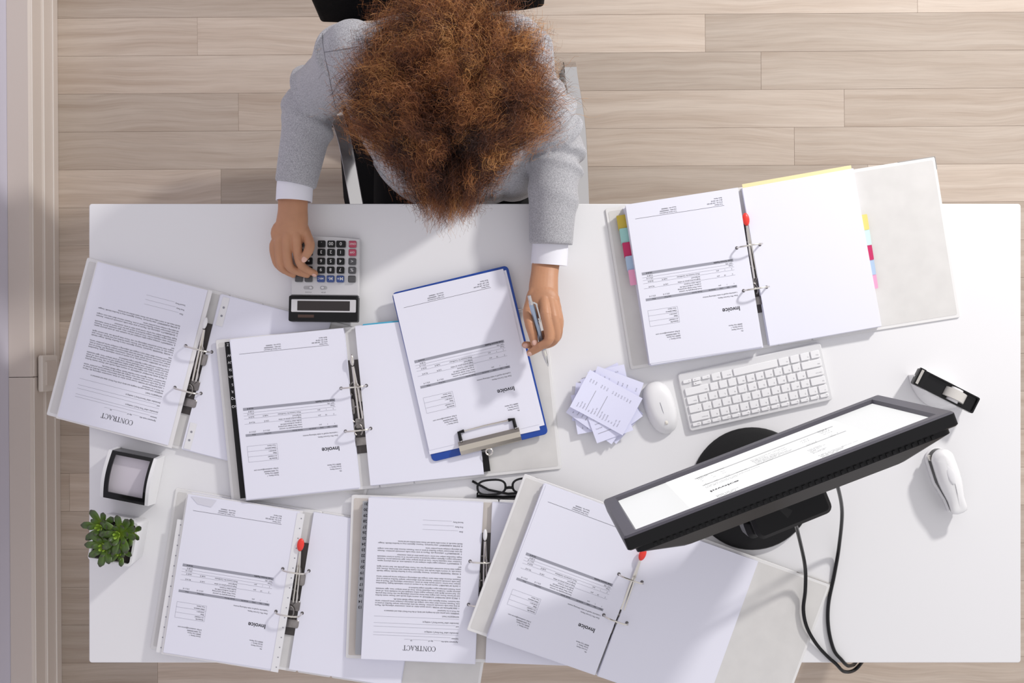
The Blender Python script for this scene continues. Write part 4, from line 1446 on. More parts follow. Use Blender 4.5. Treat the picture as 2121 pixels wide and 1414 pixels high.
MB().tube(rim(0.0), [(0.0018, 0.0022)] * 28, 8, MT, closed=True).build('rim', M_blackg, gl)
MB().tube(rim(0.0655), [(0.0018, 0.0022)] * 28, 8, MT, closed=True).build('rim', M_blackg, gl)
for cx in (0.0, 0.0655):
    MB().add([(x, y_, 0.0004) for x, y_, _ in rim(cx)] + [(x, y_, -0.0006) for x, y_, _ in rim(cx)], [tuple(range(28)), tuple(range(55, 27, -1))], MT).build('lens', M_glass, gl, smooth=0)
MB().tube([(0.0250, -0.0035, 0.000), (0.0328, -0.001, 0.002), (0.0405, -0.0035, 0.0)], [(0.0032, 0.0025)] * 3, 8, MT).build('bridge', M_blackg, gl)
MB().tube([MT @ Vector((-0.027, -0.013, -0.002)), Vector((-0.029, -0.016, 0.0045)), Vector((0.02, -0.0215, 0.004)), Vector((0.07, -0.022, 0.004)), Vector((0.100, -0.016, 0.004))], [(0.0045, 0.0016)] * 5, 8).build('temple', M_blackg, gl)
MB().tube([MT @ Vector((0.093, 0.0, -0.002)), Vector((0.094, -0.014, 0.004)), Vector((0.03, -0.0155, 0.0035)), Vector((-0.006, -0.006, 0.0035)), Vector((-0.036, 0.012, 0.0035))], [(0.0032, 0.0016)] * 5, 8).build('temple', M_blackg, gl)

# ------------------------------------------------------------------ office chair
chx, chy = -0.150, 0.49
chair = thing('office_chair', 'black office chair with chrome loop armrests behind the desk', 'chair', (chx, chy, 0), R(4))
CRI = Matrix.Rotation(R(-4), 4, 'Z') @ Matrix.Translation((-chx, -chy, 0))


def CL(v):
    return CRI @ Vector(v)


MB().prism(rrect(-0.225, -0.225, 0.225, 0.20, 0.06, 6), 0.395, 0.462, 0.018).build('seat', M_leather, chair)
bk = MB()
rings = []
for i in range(13):
    t_ = i / 12
    z_ = 0.53 + 0.50 * t_
    w_ = 0.238 - 0.012 * abs(t_ - 0.45) * 2 - (0.03 if i in (0, 12) else 0)
    y_ = 0.185 + 0.10 * t_ + 0.015 * math.sin(t_ * 3)
    th_ = 0.026 if 0 < i < 12 else 0.012
    rings.append([(x, y_ + yy + 0.030 * (1 - (x / 0.24) ** 2), z_) for x, yy in rrect(-w_, -th_, w_, th_, 0.012, 4)])
bk.loft(rings)
bk.build('backrest', M_leather, chair)


def flatbar(pts, w, t, wdir=(1, 0, 0)):
    mb = MB()
    pts = [Vector(p) for p in pts]
    rings = []
    for k in range(len(pts)):
        tg = (pts[min(k + 1, len(pts) - 1)] - pts[max(k - 1, 0)]).normalized()
        wd = Vector(wdir)
        wd = (wd - tg * wd.dot(tg)).normalized()
        nn = tg.cross(wd)
        rings.append([pts[k] + wd * (a * w) + nn * (b * t) for a, b in ((-0.5, -0.36), (-0.46, -0.5), (0.46, -0.5), (0.5, -0.36), (0.5, 0.36), (0.46, 0.5), (-0.46, 0.5), (-0.5, 0.36))])
    mb.loft(rings)
    return mb


HA = -0.095                                            # armrest height relative to the desk top
for nm, pts in (('armrest', ((699, 235), (716, 300), (738, 418))), ('armrest', ((1183, 150), (1200, 270), (1207, 418)))):
    a_, b_, c_ = [CL(P(x, y_, HA)) for x, y_ in pts]
    dwn = Vector((0, 0, -1))
    lp = [a_ + Vector((0, 0.045, -0.20)), a_ + Vector((0, 0.030, -0.05)), a_ + Vector((0, 0.012, -0.010)), a_ + Vector((0, -0.010, 0.0)), b_, c_, c_ + (c_ - b_).normalized() * 0.03 + Vector((0, 0, -0.008)),
          c_ + (c_ - b_).normalized() * 0.048 + Vector((0, 0, -0.05)), c_ + (c_ - b_).normalized() * 0.03 + Vector((0, 0, -0.17))]
    q0, q1 = lp[-1], lp[0]
    low = [Vector((q0.x, q0.y + 0.05, 0.40)), Vector((q0.x + (-0.02 if q0.x > 0 else 0.02), (q0.y + q1.y) / 2, 0.388)), Vector((q1.x, q1.y - 0.05, 0.40))]
    sp_ = spline(lp + low, 6, closed=True)
    rings_mb = flatbar(sp_ + [sp_[0]], 0.026, 0.009)
    rings_mb.build(nm, M_chrome, chair, smooth=30)
MB().tube([(0, 0, 0.12), (0, 0, 0.30)], 0.026, 16).build('gas_column', M_chrome, chair)
MB().tube([(0, 0, 0.29), (0, 0, 0.394)], [0.05, 0.09], 16).build('seat_mount', M_black, chair)
MB().lathe([(0.045, 0.085), (0.045, 0.125), (0.028, 0.135)], 20).build('base_hub', M_chrome, chair)
for k in range(5):
    a = R(72 * k + 18)
    e = Vector((math.cos(a), math.sin(a), 0))
    MB().tube([e * 0.03 + Vector((0, 0, 0.105)), e * 0.16 + Vector((0, 0, 0.095)), e * 0.29 + Vector((0, 0, 0.075))], [(0.022, 0.026), (0.017, 0.021), (0.012, 0.016)], 10).build('base_spoke', M_chrome, chair)
    cs = MB().tube([e * 0.285 + Vector((-e.y, e.x, 0)) * -0.020 + Vector((0, 0, 0.030)), e * 0.285 + Vector((-e.y, e.x, 0)) * 0.020 + Vector((0, 0, 0.030))], 0.0290, 18)
    cs.build('caster', M_black, chair)
    MB().tube([e * 0.285 + Vector((0, 0, 0.03)), e * 0.285 + Vector((0, 0, 0.078))], 0.008, 8).build('caster_stem', M_steel, chair)

# ------------------------------------------------------------------ person
person = thing('person', 'person with curly auburn hair in a grey blazer, writing and using the calculator', 'person', (-0.12, 0.45, 0.0))
PO = Vector((-0.12, 0.45, 0.0))


def ell_ring(c, rx, ry, n=36, ax=None, pw=1.0):
    out = []
    for i in range(n):
        a = 2 * math.pi * i / n
        cx_, sx_ = math.cos(a), math.sin(a)
        out.append(Vector((c[0] + rx * math.copysign(abs(cx_) ** pw, cx_), c[1] + ry * math.copysign(abs(sx_) ** pw, sx_), c[2])))
    return out


def limb(pts, rad, n=24, step=0.006, folds=(), squash=1.0):
    """tapered limb along a spline; folds: (position 0..1, angle, amplitude, width, slant)"""
    P4 = [Vector((*p, r_)) for p, r_ in zip(pts, rad)]
    sp_ = spline(P4, 24)
    pp = [Vector(q[:3]) for q in sp_]
    rr = [q[3] for q in sp_]
    ln = [0]
    for a, b in zip(pp[:-1], pp[1:]):
        ln.append(ln[-1] + (b - a).length)
    tot = ln[-1]
    K = max(6, int(tot / step))
    pts2, r2 = [], []
    j = 0
    for k in range(K + 1):
        s_ = tot * k / K
        while j < len(ln) - 2 and ln[j + 1] < s_:
            j += 1
        f_ = (s_ - ln[j]) / max(1e-9, ln[j + 1] - ln[j])
        pts2.append(pp[j].lerp(pp[j + 1], f_)); r2.append(rr[j] + (rr[j + 1] - rr[j]) * f_)
    rings = []
    prev = None
    for k in range(K + 1):
        tg = (pts2[min(k + 1, K)] - pts2[max(k - 1, 0)]).normalized()
        a = prev if prev is not None else (Vector((0, 0, 1)) if abs(tg.z) < 0.8 else Vector((0, 1, 0)))
        a = (a - tg * a.dot(tg)).normalized()
        prev = a
        b = tg.cross(a)
        ring = []
        for i in range(n):
            th_ = 2 * math.pi * i / n
            r_ = r2[k]
            for (fp, fa, am, wd, sl) in folds:
                d_ = (k / K - fp) * tot - sl * math.cos(th_ - fa)
                env = 0.30 + 0.70 * (0.5 + 0.5 * math.cos(th_ - fa))
                r_ += FA * am * env * math.exp(-(d_ / wd) ** 2)
            ring.append(pts2[k] + a * (math.cos(th_) * r_ * squash) + b * (math.sin(th_) * r_))
        rings.append(ring)
    return rings


def remesh(mb, voxel, smooth_it=4, fac=0.5):
    me = mb.mesh('tmp', 0)
    bm = bmesh.new(); bm.from_mesh(me)
    bmesh.ops.recalc_face_normals(bm, faces=bm.faces)
    bm.to_mesh(me); bm.free()
    o = bpy.data.objects.new('tmp', me)
    COL.objects.link(o)
    m1 = o.modifiers.new('r', 'REMESH'); m1.mode = 'VOXEL'; m1.voxel_size = voxel
    m2 = o.modifiers.new('s', 'SMOOTH'); m2.iterations = smooth_it; m2.factor = fac
    dg = bpy.context.evaluated_depsgraph_get()
    out = bpy.data.meshes.new_from_object(o.evaluated_get(dg))
    bpy.data.objects.remove(o)
    out.shade_smooth()
    return out


# --- joints (world)
SHR, ELR, WRR = P(716, 108, 0.250), P(648, 205, 0.040), P(607, 418, 0.052)
SHL, ELL_, WRL = P(1082, 98, 0.250), P(1150, 282, 0.055), P(1134, 540, 0.040)
torso = [  # x, y, z, rx, ry
    (-0.112, 0.430, 0.500, 0.172, 0.160), (-0.112, 0.420, 0.60, 0.170, 0.158), (-0.112, 0.415, 0.70, 0.165, 0.150), (-0.115, 0.415, 0.80, 0.162, 0.140), (-0.119, 0.425, 0.90, 0.164, 0.128),
    (-0.122, 0.440, 0.96, 0.166, 0.112), (-0.123, 0.446, 1.00, 0.160, 0.092), (-0.124, 0.446, 1.035, 0.140, 0.074), (-0.124, 0.440, 1.065, 0.095, 0.062), (-0.122, 0.430, 1.09, 0.058, 0.055)]
bz = MB()
tr_ = spline([Vector((x, y_, z_, 0)) for x, y_, z_, _, _ in torso], 6)
ts_ = spline([Vector((a, b, 0, 0)) for _, _, _, a, b in torso], 6)
bz.loft([ell_ring((c_[0] - PO.x, c_[1] - PO.y, c_[2]), s_[0], s_[1], 40, pw=0.86) for c_, s_ in zip(tr_, ts_)])
HP = math.pi
FA = 2.0
foldR = [(0.52, 0.4, 0.0065, 0.008, 0.014), (0.575, 0.6, -0.006, 0.007, 0.014), (0.63, 0.2, 0.0045, 0.009, 0.010), (0.72, 2.6, 0.004, 0.010, 0.012), (0.40, 3.0, 0.0012, 0.012, 0.018)]
foldL = [(0.30, 0.5, 0.005, 0.010, 0.014), (0.42, 0.2, 0.0075, 0.008, 0.016), (0.465, 0.5, -0.007, 0.007, 0.014), (0.51, 0.0, 0.0075, 0.008, -0.012), (0.555, 0.3, -0.006, 0.007, -0.010), (0.60, 0.2, 0.0060, 0.008, 0.010),
         (0.645, 0.1, -0.005, 0.007, 0.006), (0.68, 0.3, 0.0055, 0.007, 0.004), (0.80, 0.6, 0.003, 0.014, 0.012)]


def cuff_end(el, wr, back):
    return wr + (el - wr).normalized() * back


cR = P(612, 384, 0.050)
cL = P(1141, 506, 0.046)
slR = limb([p - PO for p in (SHR, SHR.lerp(ELR, 0.5) + Vector((0.012, 0.004, 0.0)), ELR, ELR.lerp(cR, 0.5) + Vector((0, 0, 0.002)), cR)], [0.051, 0.049, 0.048, 0.043, 0.0375], 40, 0.004, foldR)
slL = limb([p - PO for p in (SHL, SHL.lerp(ELL_, 0.5) + Vector((-0.016, 0.004, 0.0)), ELL_, ELL_.lerp(cL, 0.5) + Vector((0.0, 0, 0.002)), cL)], [0.051, 0.050, 0.049, 0.0445, 0.0400], 40, 0.004, foldL)
bz.loft(slR)
bz.loft(slL)
bz.ball(SHR - PO + Vector((0.012, 0.0, 0.0)), (0.050, 0.054, 0.046), 24, 14)
bz.ball(SHL - PO + Vector((-0.012, 0.0, 0.0)), (0.050, 0.054, 0.046), 24, 14)
bz.ball(Vector((0.000, 0.335, 0.670)) - PO, (0.062, 0.062, 0.130), 24, 16)
bz.ball(Vector((-0.165, 0.335, 0.660)) - PO, (0.060, 0.060, 0.120), 24, 16)
me = remesh(bz, 0.0042, 3, 0.5)
mobj('blazer', me, M_blazer, person)


# shoulder seams laid on the cloth
from mathutils.bvhtree import BVHTree
bz_t = BVHTree.FromPolygons([v.co.copy() for v in me.vertices], [tuple(p_.vertices) for p_ in me.polygons])


def seam(name, pix):
    pts = []
    for x, y_ in [tuple(q[:2]) for q in spline([Vector((a, b, 0)) for a, b in pix], 6)]:
        o_ = cam.location - PO
        d_ = (P(x, y_, 0.1) - cam.location).normalized()
        h_ = bz_t.ray_cast(o_, d_)
        if h_[0] is not None:
            pts.append(h_[0] + h_[1] * 0.0002)
    if len(pts) > 2:
        MB().tube(pts, 0.0006, 6).build(name, M_seam, person)


M_seam = mat('seam_grey', (0.19, 0.19, 0.205), 0.9)
seam('shoulder_seam', [(668, 50), (668, 80), (672, 110), (680, 150), (688, 190), (695, 222)])
seam('yoke_seam', [(673, 108), (705, 103), (740, 97)])
seam('shoulder_seam', [(1108, 30), (1116, 70), (1124, 110)])
seam('dart_seam', [(715, 285), (730, 315), (752, 345)])

# lapels and pocket flap follow the chest
def chest_y(x, z):
    best = None
    for c_, s_ in zip(tr_, ts_):
        if best is None or abs(c_[2] - z) < best[0]:
            best = (abs(c_[2] - z), c_, s_)
    _, c_, s_ = best
    u = max(-0.98, min(0.98, (x - c_[0]) / s_[0]))
    return c_[1] - s_[1] * (1 - abs(u) ** (2 / 0.86)) ** (0.86 / 2)


def panel(name, poly, mat_, off=0.004, th_=0.003):
    """polygon in (x, z) wrapped on the chest"""
    n = len(poly)
    cx_ = sum(p[0] for p in poly) / n; cz_ = sum(p[1] for p in poly) / n
    vv, ff = [], []
    for lvl in (1.0, 0.66, 0.33):
        vv += [(cx_ + (x - cx_) * lvl, cz_ + (z - cz_) * lvl) for x, z in poly]
    vv.append((cx_, cz_))
    tot = len(vv)
    for k in range(2):
        for i in range(n):
            j = (i + 1) % n
            ff.append((k * n + i, k * n + j, (k + 1) * n + j, (k + 1) * n + i))
    for i in range(n):
        ff.append((2 * n + i, 2 * n + (i + 1) % n, 3 * n))
    outer = [(x - PO.x, chest_y(x, z) - off - th_ - PO.y, z) for x, z in vv]
    inner = [(x - PO.x, chest_y(x, z) - off + 0.004 - PO.y, z) for x, z in vv]
    f2 = [tuple(tot + i for i in reversed(f)) for f in ff] + [(i, (i + 1) % n + 0, tot + (i + 1) % n, tot + i) for i in range(n)]
    return MB().add(outer + inner, ff + f2).build(name, mat_, person, smooth=40)


def dense(poly, n=5):
    out = []
    for i in range(len(poly)):
        a, b = Vector(poly[i]), Vector(poly[(i + 1) % len(poly)])
        out += [tuple(a.lerp(b, k / n)) for k in range(n)]
    return out


panel('blouse', dense([(-0.165, 1.02), (-0.12, 0.80), (-0.075, 1.02)]), M_shirt, 0.001)
panel('lapel', dense([(-0.075, 1.035), (-0.045, 1.00), (-0.030, 0.95), (-0.055, 0.945), (-0.050, 0.93), (-0.118, 0.77), (-0.085, 1.0)]), M_blazer)
panel('lapel', dense([(-0.165, 1.035), (-0.195, 1.00), (-0.210, 0.95), (-0.185, 0.945), (-0.190, 0.93), (-0.122, 0.77), (-0.155, 1.0)][::-1]), M_blazer)
panel('pocket_flap', dense([(-0.035, 0.735), (0.020, 0.745), (0.020, 0.700), (-0.035, 0.690)]), M_blazer)
panel('pocket_flap', dense([(-0.205, 0.735), (-0.260, 0.745), (-0.260, 0.700), (-0.205, 0.690)][::-1]), M_blazer)


# --- shirt cuffs: open tubes with an inner wall
def cuff(a, b, r0, r1, sq=0.86):
    a, b = a - PO, b - PO
    mb = MB()
    ax = (b - a).normalized()
    up = Vector((0, 0, 1)); up = (up - ax * up.dot(ax)).normalized()
    sd = ax.cross(up)
    def ring(c, r_, tiltk=0.0):
        out = []
        for i in range(32):
            t_ = 2 * math.pi * i / 32
            out.append(c + sd * (math.cos(t_) * r_) + up * (math.sin(t_) * r_ * sq) + ax * (tiltk * math.cos(t_)))
        return out
    mb.loft([ring(a, r0), ring(a.lerp(b, 0.5), (r0 + r1) / 2 + 0.0006), ring(b, r1), ring(b - ax * 0.0005, r1 - 0.0022), ring(a, r0 - 0.003)], cap=False)
    return mb


kR = cuff(P(612, 362, 0.050), P(609, 417, 0.051), 0.0320, 0.0330).build('shirt_cuff', M_shirt, person)
kL = cuff(P(1142, 480, 0.044), P(1137, 548, 0.041), 0.0315, 0.0335).build('shirt_cuff', M_shirt, person)


# --- hands: metacarpals and three-joint fingers traced from the photo
def hand(zoom0, sc6, chains, wrist, palm):
    mb = MB()
    def W(zx, zy, h):
        return P(zoom0[0] + zx / sc6, zoom0[1] + zy / sc6, h) - PO
    for pts, rad in chains:
        q = [W(*p_) for p_ in pts]
        rad = [rad[0] * 0.95, rad[1] * 0.88, rad[2] * 0.90, rad[3] * 0.92, rad[4] * 0.95]
        mb.loft(limb(q, rad, 16, 0.0025))
        mb.ball(q[0], rad[0] * 0.98, 14, 8)
        mb.ball(q[-1], rad[-1] * 0.99, 14, 8)
        for a_, r_ in zip(q[1:-1], rad[1:-1]):
            mb.ball(a_, r_ * 1.04, 14, 8)
    for (zx, zy, h, rx, ry, rz, ang) in palm:
        mb.ball(W(zx, zy, h), (rx, ry, rz), 22, 14, Rm=Matrix.Rotation(R(ang), 4, 'Z'))
    wq = [W(*p_) for p_ in wrist[0]]
    mb.loft(limb(wq, wrist[1], 26, 0.004, squash=0.62))
    return mb, W


hR_ch = [
    ([(560, 560, 0.060), (545, 700, 0.066), (600, 1050, 0.058), (690, 1165, 0.046), (835, 1235, 0.0385)], [0.0105, 0.0112, 0.0094, 0.0080, 0.0064]),      # index
    ([(470, 560, 0.062), (400, 720, 0.067), (430, 1090, 0.055), (550, 1195, 0.043), (715, 1258, 0.0365)], [0.0105, 0.0112, 0.0096, 0.0082, 0.0066]),      # middle
    ([(400, 580, 0.060), (285, 750, 0.062), (310, 1090, 0.048), (400, 1200, 0.037), (500, 1255, 0.0340)], [0.0100, 0.0106, 0.0090, 0.0076, 0.0064]),      # ring
    ([(350, 600, 0.054), (205, 800, 0.053), (235, 1050, 0.041), (300, 1150, 0.032), (370, 1205, 0.0300)], [0.0095, 0.0094, 0.0078, 0.0066, 0.0058]),       # little
    ([(590, 430, 0.050), (690, 620, 0.056), (755, 780, 0.063), (735, 890, 0.068), (660, 1015, 0.0685)], [0.0140, 0.0115, 0.0102, 0.0094, 0.0072]),        # thumb
]
hR, WR_ = hand((540, 400), 7.443, hR_ch, ([(520, -260, 0.050), (500, 60, 0.052), (495, 250, 0.053), (485, 430, 0.056), (460, 600, 0.058), (440, 720, 0.058)], [0.0300, 0.0278, 0.0272, 0.0290, 0.0290, 0.0180]),
               [(430, 620, 0.058, 0.033, 0.030, 0.0135, 0), (560, 560, 0.055, 0.018, 0.026, 0.013, 15)])
hL_ch = [
    ([(330, 560, 0.046), (355, 760, 0.056), (392, 1010, 0.050), (300, 1095, 0.044), (190, 1162, 0.034)], [0.0110, 0.0116, 0.0098, 0.0084, 0.0068]),       # index over the pen
    ([(380, 560, 0.045), (435, 790, 0.052), (455, 1010, 0.040), (330, 1085, 0.022), (140, 1080, 0.0260)], [0.0108, 0.0112, 0.0094, 0.0080, 0.0068]),      # middle
    ([(420, 560, 0.042), (478, 810, 0.045), (478, 985, 0.030), (400, 1050, 0.0165), (320, 1020, 0.0165)], [0.0100, 0.0104, 0.0090, 0.0078, 0.0066]),       # ring
    ([(430, 560, 0.038), (495, 830, 0.035), (470, 950, 0.020), (400, 985, 0.0145), (330, 960, 0.0150)], [0.0095, 0.0096, 0.0080, 0.0070, 0.0060]),         # little
    ([(255, 520, 0.040), (172, 720, 0.038), (185, 860, 0.038), (215, 960, 0.037), (238, 1060, 0.0370)], [0.0130, 0.0110, 0.0098, 0.0092, 0.0076]),         # thumb
]
LIFT = lambda zy: 0.004 + 0.046 * max(0.0, min(1.0, (zy - 150) / 750))
hL_ch = [([(x, y_, h + LIFT(y_)) for x, y_, h in pts], rad) for pts, rad in hL_ch]
hL, WL_ = hand((1060, 500), 5.05, hL_ch, ([(395, -150, 0.042), (365, 150, 0.045), (345, 330, 0.053), (332, 480, 0.064), (335, 620, 0.073), (350, 720, 0.078)], [0.0290, 0.0262, 0.0252, 0.0268, 0.0262, 0.0180]),
               [(340, 640, 0.076, 0.029, 0.031, 0.0140, 0), (235, 620, 0.071, 0.016, 0.030, 0.0120, -8), (435, 700, 0.073, 0.015, 0.028, 0.0130, 10)])

# --- the rest of the body: neck, head, torso and arms inside the clothes
bd = MB()
bd.loft([ell_ring((c_[0] - PO.x, c_[1] - PO.y, c_[2]), s_[0] * 0.80, s_[1] * 0.80, 28) for c_, s_ in zip(tr_[::3], ts_[::3])])
bd.loft(limb([p - PO for p in (SHR, SHR.lerp(ELR, 0.5) + Vector((0.012, 0.004, 0.0)), ELR, WRR)], [0.036, 0.034, 0.030, 0.024], 18, 0.012))
bd.loft(limb([p - PO for p in (SHL, SHL.lerp(ELL_, 0.5) + Vector((-0.016, 0.004, 0.0)), ELL_, WRL)], [0.036, 0.034, 0.030, 0.024], 18, 0.012))
HC = Vector((-0.087, 0.338, 1.235)) - PO
bd.tube([Vector((-0.122, 0.460, 1.06)) - PO, Vector((-0.112, 0.425, 1.13)) - PO, HC + Vector((-0.006, 0.030, -0.03))], [0.055, 0.050, 0.050], 20)
RH = Matrix.Rotation(R(52), 4, 'X')                    # head bent down towards the desk
MHd = Matrix.Translation(HC) @ RH


def hball(c, r, n=20, k=12):
    bd.ball((0, 0, 0), r, n, k, MHd @ Matrix.Translation(c))


hball((0, 0.012, 0.02), (0.074, 0.092, 0.088))          # skull (face to -y, crown to +z)
hball((0, -0.040, -0.045), (0.056, 0.050, 0.060))       # jaw and cheeks
hball((0, -0.062, -0.092), (0.026, 0.024, 0.018))       # chin
hball((0, -0.094, -0.024), (0.012, 0.016, 0.022))       # nose
hball((0, -0.104, -0.036), (0.015, 0.010, 0.009))
hball((0, -0.084, -0.066), (0.024, 0.012, 0.006))       # lips
hball((0, -0.083, -0.074), (0.021, 0.012, 0.006))
for sx in (-1, 1):
    hball((sx * 0.031, -0.072, 0.000), (0.016, 0.012, 0.010))
    hball((sx * 0.076, 0.012, -0.020), (0.009, 0.018, 0.030))
b_me = remesh(bd, 0.0060, 3)
r_me = remesh(hR, 0.0012, 4, 0.5)
l_me = remesh(hL, 0.0012, 4, 0.5)
bm = bmesh.new()
for m_ in (b_me, r_me, l_me):
    bm.from_mesh(m_)
# finger nails, second material


def nail(Wf, chain, up, w_=0.0052, l_=0.0062):
    (za, ra), (zb, rb) = (chain[0][-2], chain[1][-2]), (chain[0][-1], chain[1][-1])
    a, b = Wf(*za), Wf(*zb)
    ax = (b - a).normalized()
    u = (Vector(up) - ax * Vector(up).dot(ax)).normalized()
    s_ = ax.cross(u)
    c_ = b + u * (rb * 0.80) - ax * 0.0005
    M_ = Matrix(((ax.x, s_.x, u.x, c_.x), (ax.y, s_.y, u.y, c_.y), (ax.z, s_.z, u.z, c_.z), (0, 0, 0, 1)))
    nb = MB().ball((0, 0, 0), (l_, w_, 0.0022), 14, 8, M_)
    vs2 = [bm.verts.new(v) for v in nb.v]
    for f in nb.f:
        fc = bm.faces.new([vs2[i] for i in f])
        fc.material_index = 1
        fc.smooth = True


nail(WR_, hR_ch[4], (0.55, -0.1, 1))
nail(WR_, hR_ch[0], (0.3, -0.9, 0.5), 0.004, 0.005)
nail(WL_, hL_ch[4], (0.1, 0.0, 1))
nail(WL_, hL_ch[0], (-0.2, -0.5, 0.9), 0.0045, 0.0055)
nail(WL_, hL_ch[1], (-0.2, -0.2, 1.0), 0.0045, 0.0055)
body = bpy.data.meshes.new('body')
bm.to_mesh(body); bm.free()
body.shade_smooth()
mobj('body', body, [M_skin, M_nail], person)
for m_ in (b_me, r_me, l_me):
    bpy.data.meshes.remove(m_)
for sx in (-1, 1):                                      # eyes, closed lids over them
    MB().ball((0, 0, 0), 0.0100, 14, 8, MHd @ Matrix.Translation((sx * 0.031, -0.0735, 0.000))).build('eye', mat('eye_brown', (0.10, 0.05, 0.03), 0.25), person)

# --- trousers and shoes
tm = MB()
tm.ball(Vector((-0.12, 0.455, 0.545)) - PO, (0.165, 0.135, 0.080), 26, 14)
for sx in (-1, 1):
    hip = Vector((-0.12 + sx * 0.085, 0.44, 0.540)); kn = Vector((-0.12 + sx * 0.105, 0.065, 0.545)); an = Vector((-0.12 + sx * 0.11, 0.09, 0.105))
    tm.loft(limb([p - PO for p in (hip, hip.lerp(kn, 0.55), kn)], [0.078, 0.070, 0.058], 24, 0.012))
    tm.ball(kn - PO, 0.060, 20, 12)
    tm.loft(limb([p - PO for p in (kn, kn.lerp(an, 0.45), an)], [0.056, 0.052, 0.046], 24, 0.012))
mobj('trousers', remesh(tm, 0.007, 4), M_trouser, person)
for sx in (-1, 1):
    sh = MB()
    c0 = Vector((-0.12 + sx * 0.112, 0.075, 0)) - PO
    secs = [(0.055, 0.030, 0.020, 0.070), (0.040, 0.036, 0.001, 0.105), (0.0, 0.038, 0.001, 0.110), (-0.05, 0.040, 0.001, 0.072), (-0.11, 0.044, 0.001, 0.050), (-0.155, 0.036, 0.001, 0.038), (-0.172, 0.018, 0.004, 0.024)]
    rings = []
    for yy, hw_, z0, z1 in secs:
        ring = []
        for i in range(20):
            a = 2 * math.pi * i / 20
            ring.append(c0 + Vector((hw_ * math.copysign(abs(math.cos(a)) ** 0.7, math.cos(a)), yy, (z0 + z1) / 2 + (z1 - z0) / 2 * math.copysign(abs(math.sin(a)) ** 0.7, math.sin(a)))))
        rings.append(ring)
    sh.loft(rings)
    sh.build('shoe', M_shoe, person, smooth=60)

# --- pen
pen0, pen1 = P(1096, 612, 0.105), P(1135.5, 759, 0.062)
pa = (pen1 - pen0).normalized()
pmid = (pen0 + pen1) / 2
pen = thing('ballpoint_pen', 'silver blue ballpoint pen held in the left hand', 'pen', (pmid.x, pmid.y, pmid.z))
pen.rotation_euler = pa.to_track_quat('Z', 'Y').to_euler()
Lp = (pen1 - pen0).length / 2
MB().lathe([(0.0042, -Lp + 0.016), (0.0046, -Lp + 0.018), (0.0046, Lp - 0.034)], 6).build('barrel', M_pen, pen, smooth=20)
MB().lathe([(0.0040, Lp - 0.034), (0.0047, Lp - 0.032), (0.0042, Lp - 0.030), (0.0047, Lp - 0.028), (0.0042, Lp - 0.026), (0.0046, Lp - 0.024), (0.0040, Lp - 0.021)], 16).build('grip', M_nickel, pen)
MB().lathe([(0.0042, Lp - 0.022), (0.0030, Lp - 0.010), (0.0011, Lp - 0.002), (0.0004, Lp)], 16).build('tip', M_chrome, pen)
MB().lathe([(0.0030, -Lp), (0.0033, -Lp + 0.001), (0.0033, -Lp + 0.011), (0.0042, -Lp + 0.012), (0.0044, -Lp + 0.017)], 16).build('push_button', M_chrome, pen)
MB().tube([(0.0035, 0.001, -Lp + 0.014), (0.0085, 0.002, -Lp + 0.018), (0.0085, 0.002, -Lp + 0.045), (0.0052, 0.001, -Lp + 0.052)], [(0.0018, 0.0009)] * 4, 8).build('pocket_clip', M_chrome, pen)


# --- hair: a frizzy halo of curled ribbons growing out of the scalp
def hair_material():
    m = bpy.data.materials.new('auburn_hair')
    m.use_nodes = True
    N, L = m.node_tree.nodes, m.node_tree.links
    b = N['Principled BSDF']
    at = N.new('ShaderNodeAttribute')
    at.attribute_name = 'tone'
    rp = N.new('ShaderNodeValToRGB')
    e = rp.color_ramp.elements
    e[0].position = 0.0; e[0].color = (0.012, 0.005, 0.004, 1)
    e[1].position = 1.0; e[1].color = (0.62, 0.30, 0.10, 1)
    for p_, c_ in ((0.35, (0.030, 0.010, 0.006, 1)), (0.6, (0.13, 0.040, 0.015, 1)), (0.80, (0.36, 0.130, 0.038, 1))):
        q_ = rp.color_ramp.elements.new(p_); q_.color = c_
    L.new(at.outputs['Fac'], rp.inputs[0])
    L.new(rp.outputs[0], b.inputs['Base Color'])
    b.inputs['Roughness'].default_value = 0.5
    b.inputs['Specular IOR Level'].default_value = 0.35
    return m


M_hair = hair_material()
g = np.random.default_rng(3)
HCw = np.array(HC)
Rh = np.array(RH.to_3x3())
NC, NS, NP = 430, 64, 27
# clump directions on the head (head frame: face -y, crown +z), none on the face
dirs = []
i = 0
while len(dirs) < NC:
    z_ = 1 - 2 * ((i * 0.754877) % 1)
    a_ = 2 * math.pi * ((i * 0.569840) % 1)
    r_ = math.sqrt(max(0, 1 - z_ * z_))
    d_ = np.array((r_ * math.cos(a_), r_ * math.sin(a_), z_))
    i += 1
    if d_[1] < -0.35 and d_[2] < 0.42:
        continue
    if d_[2] < -0.62:
        continue
    dirs.append(d_)
dirs = np.array(dirs)
crown = np.array((0.10, 0.20, 1.0)); crown /= np.linalg.norm(crown)
roots = dirs * np.array((0.070, 0.088, 0.084)) + np.array((0, 0.012, 0.02))
clen = g.uniform(0.046, 0.072, NC) * (1 + 0.22 * (g.random(NC) > 0.86))
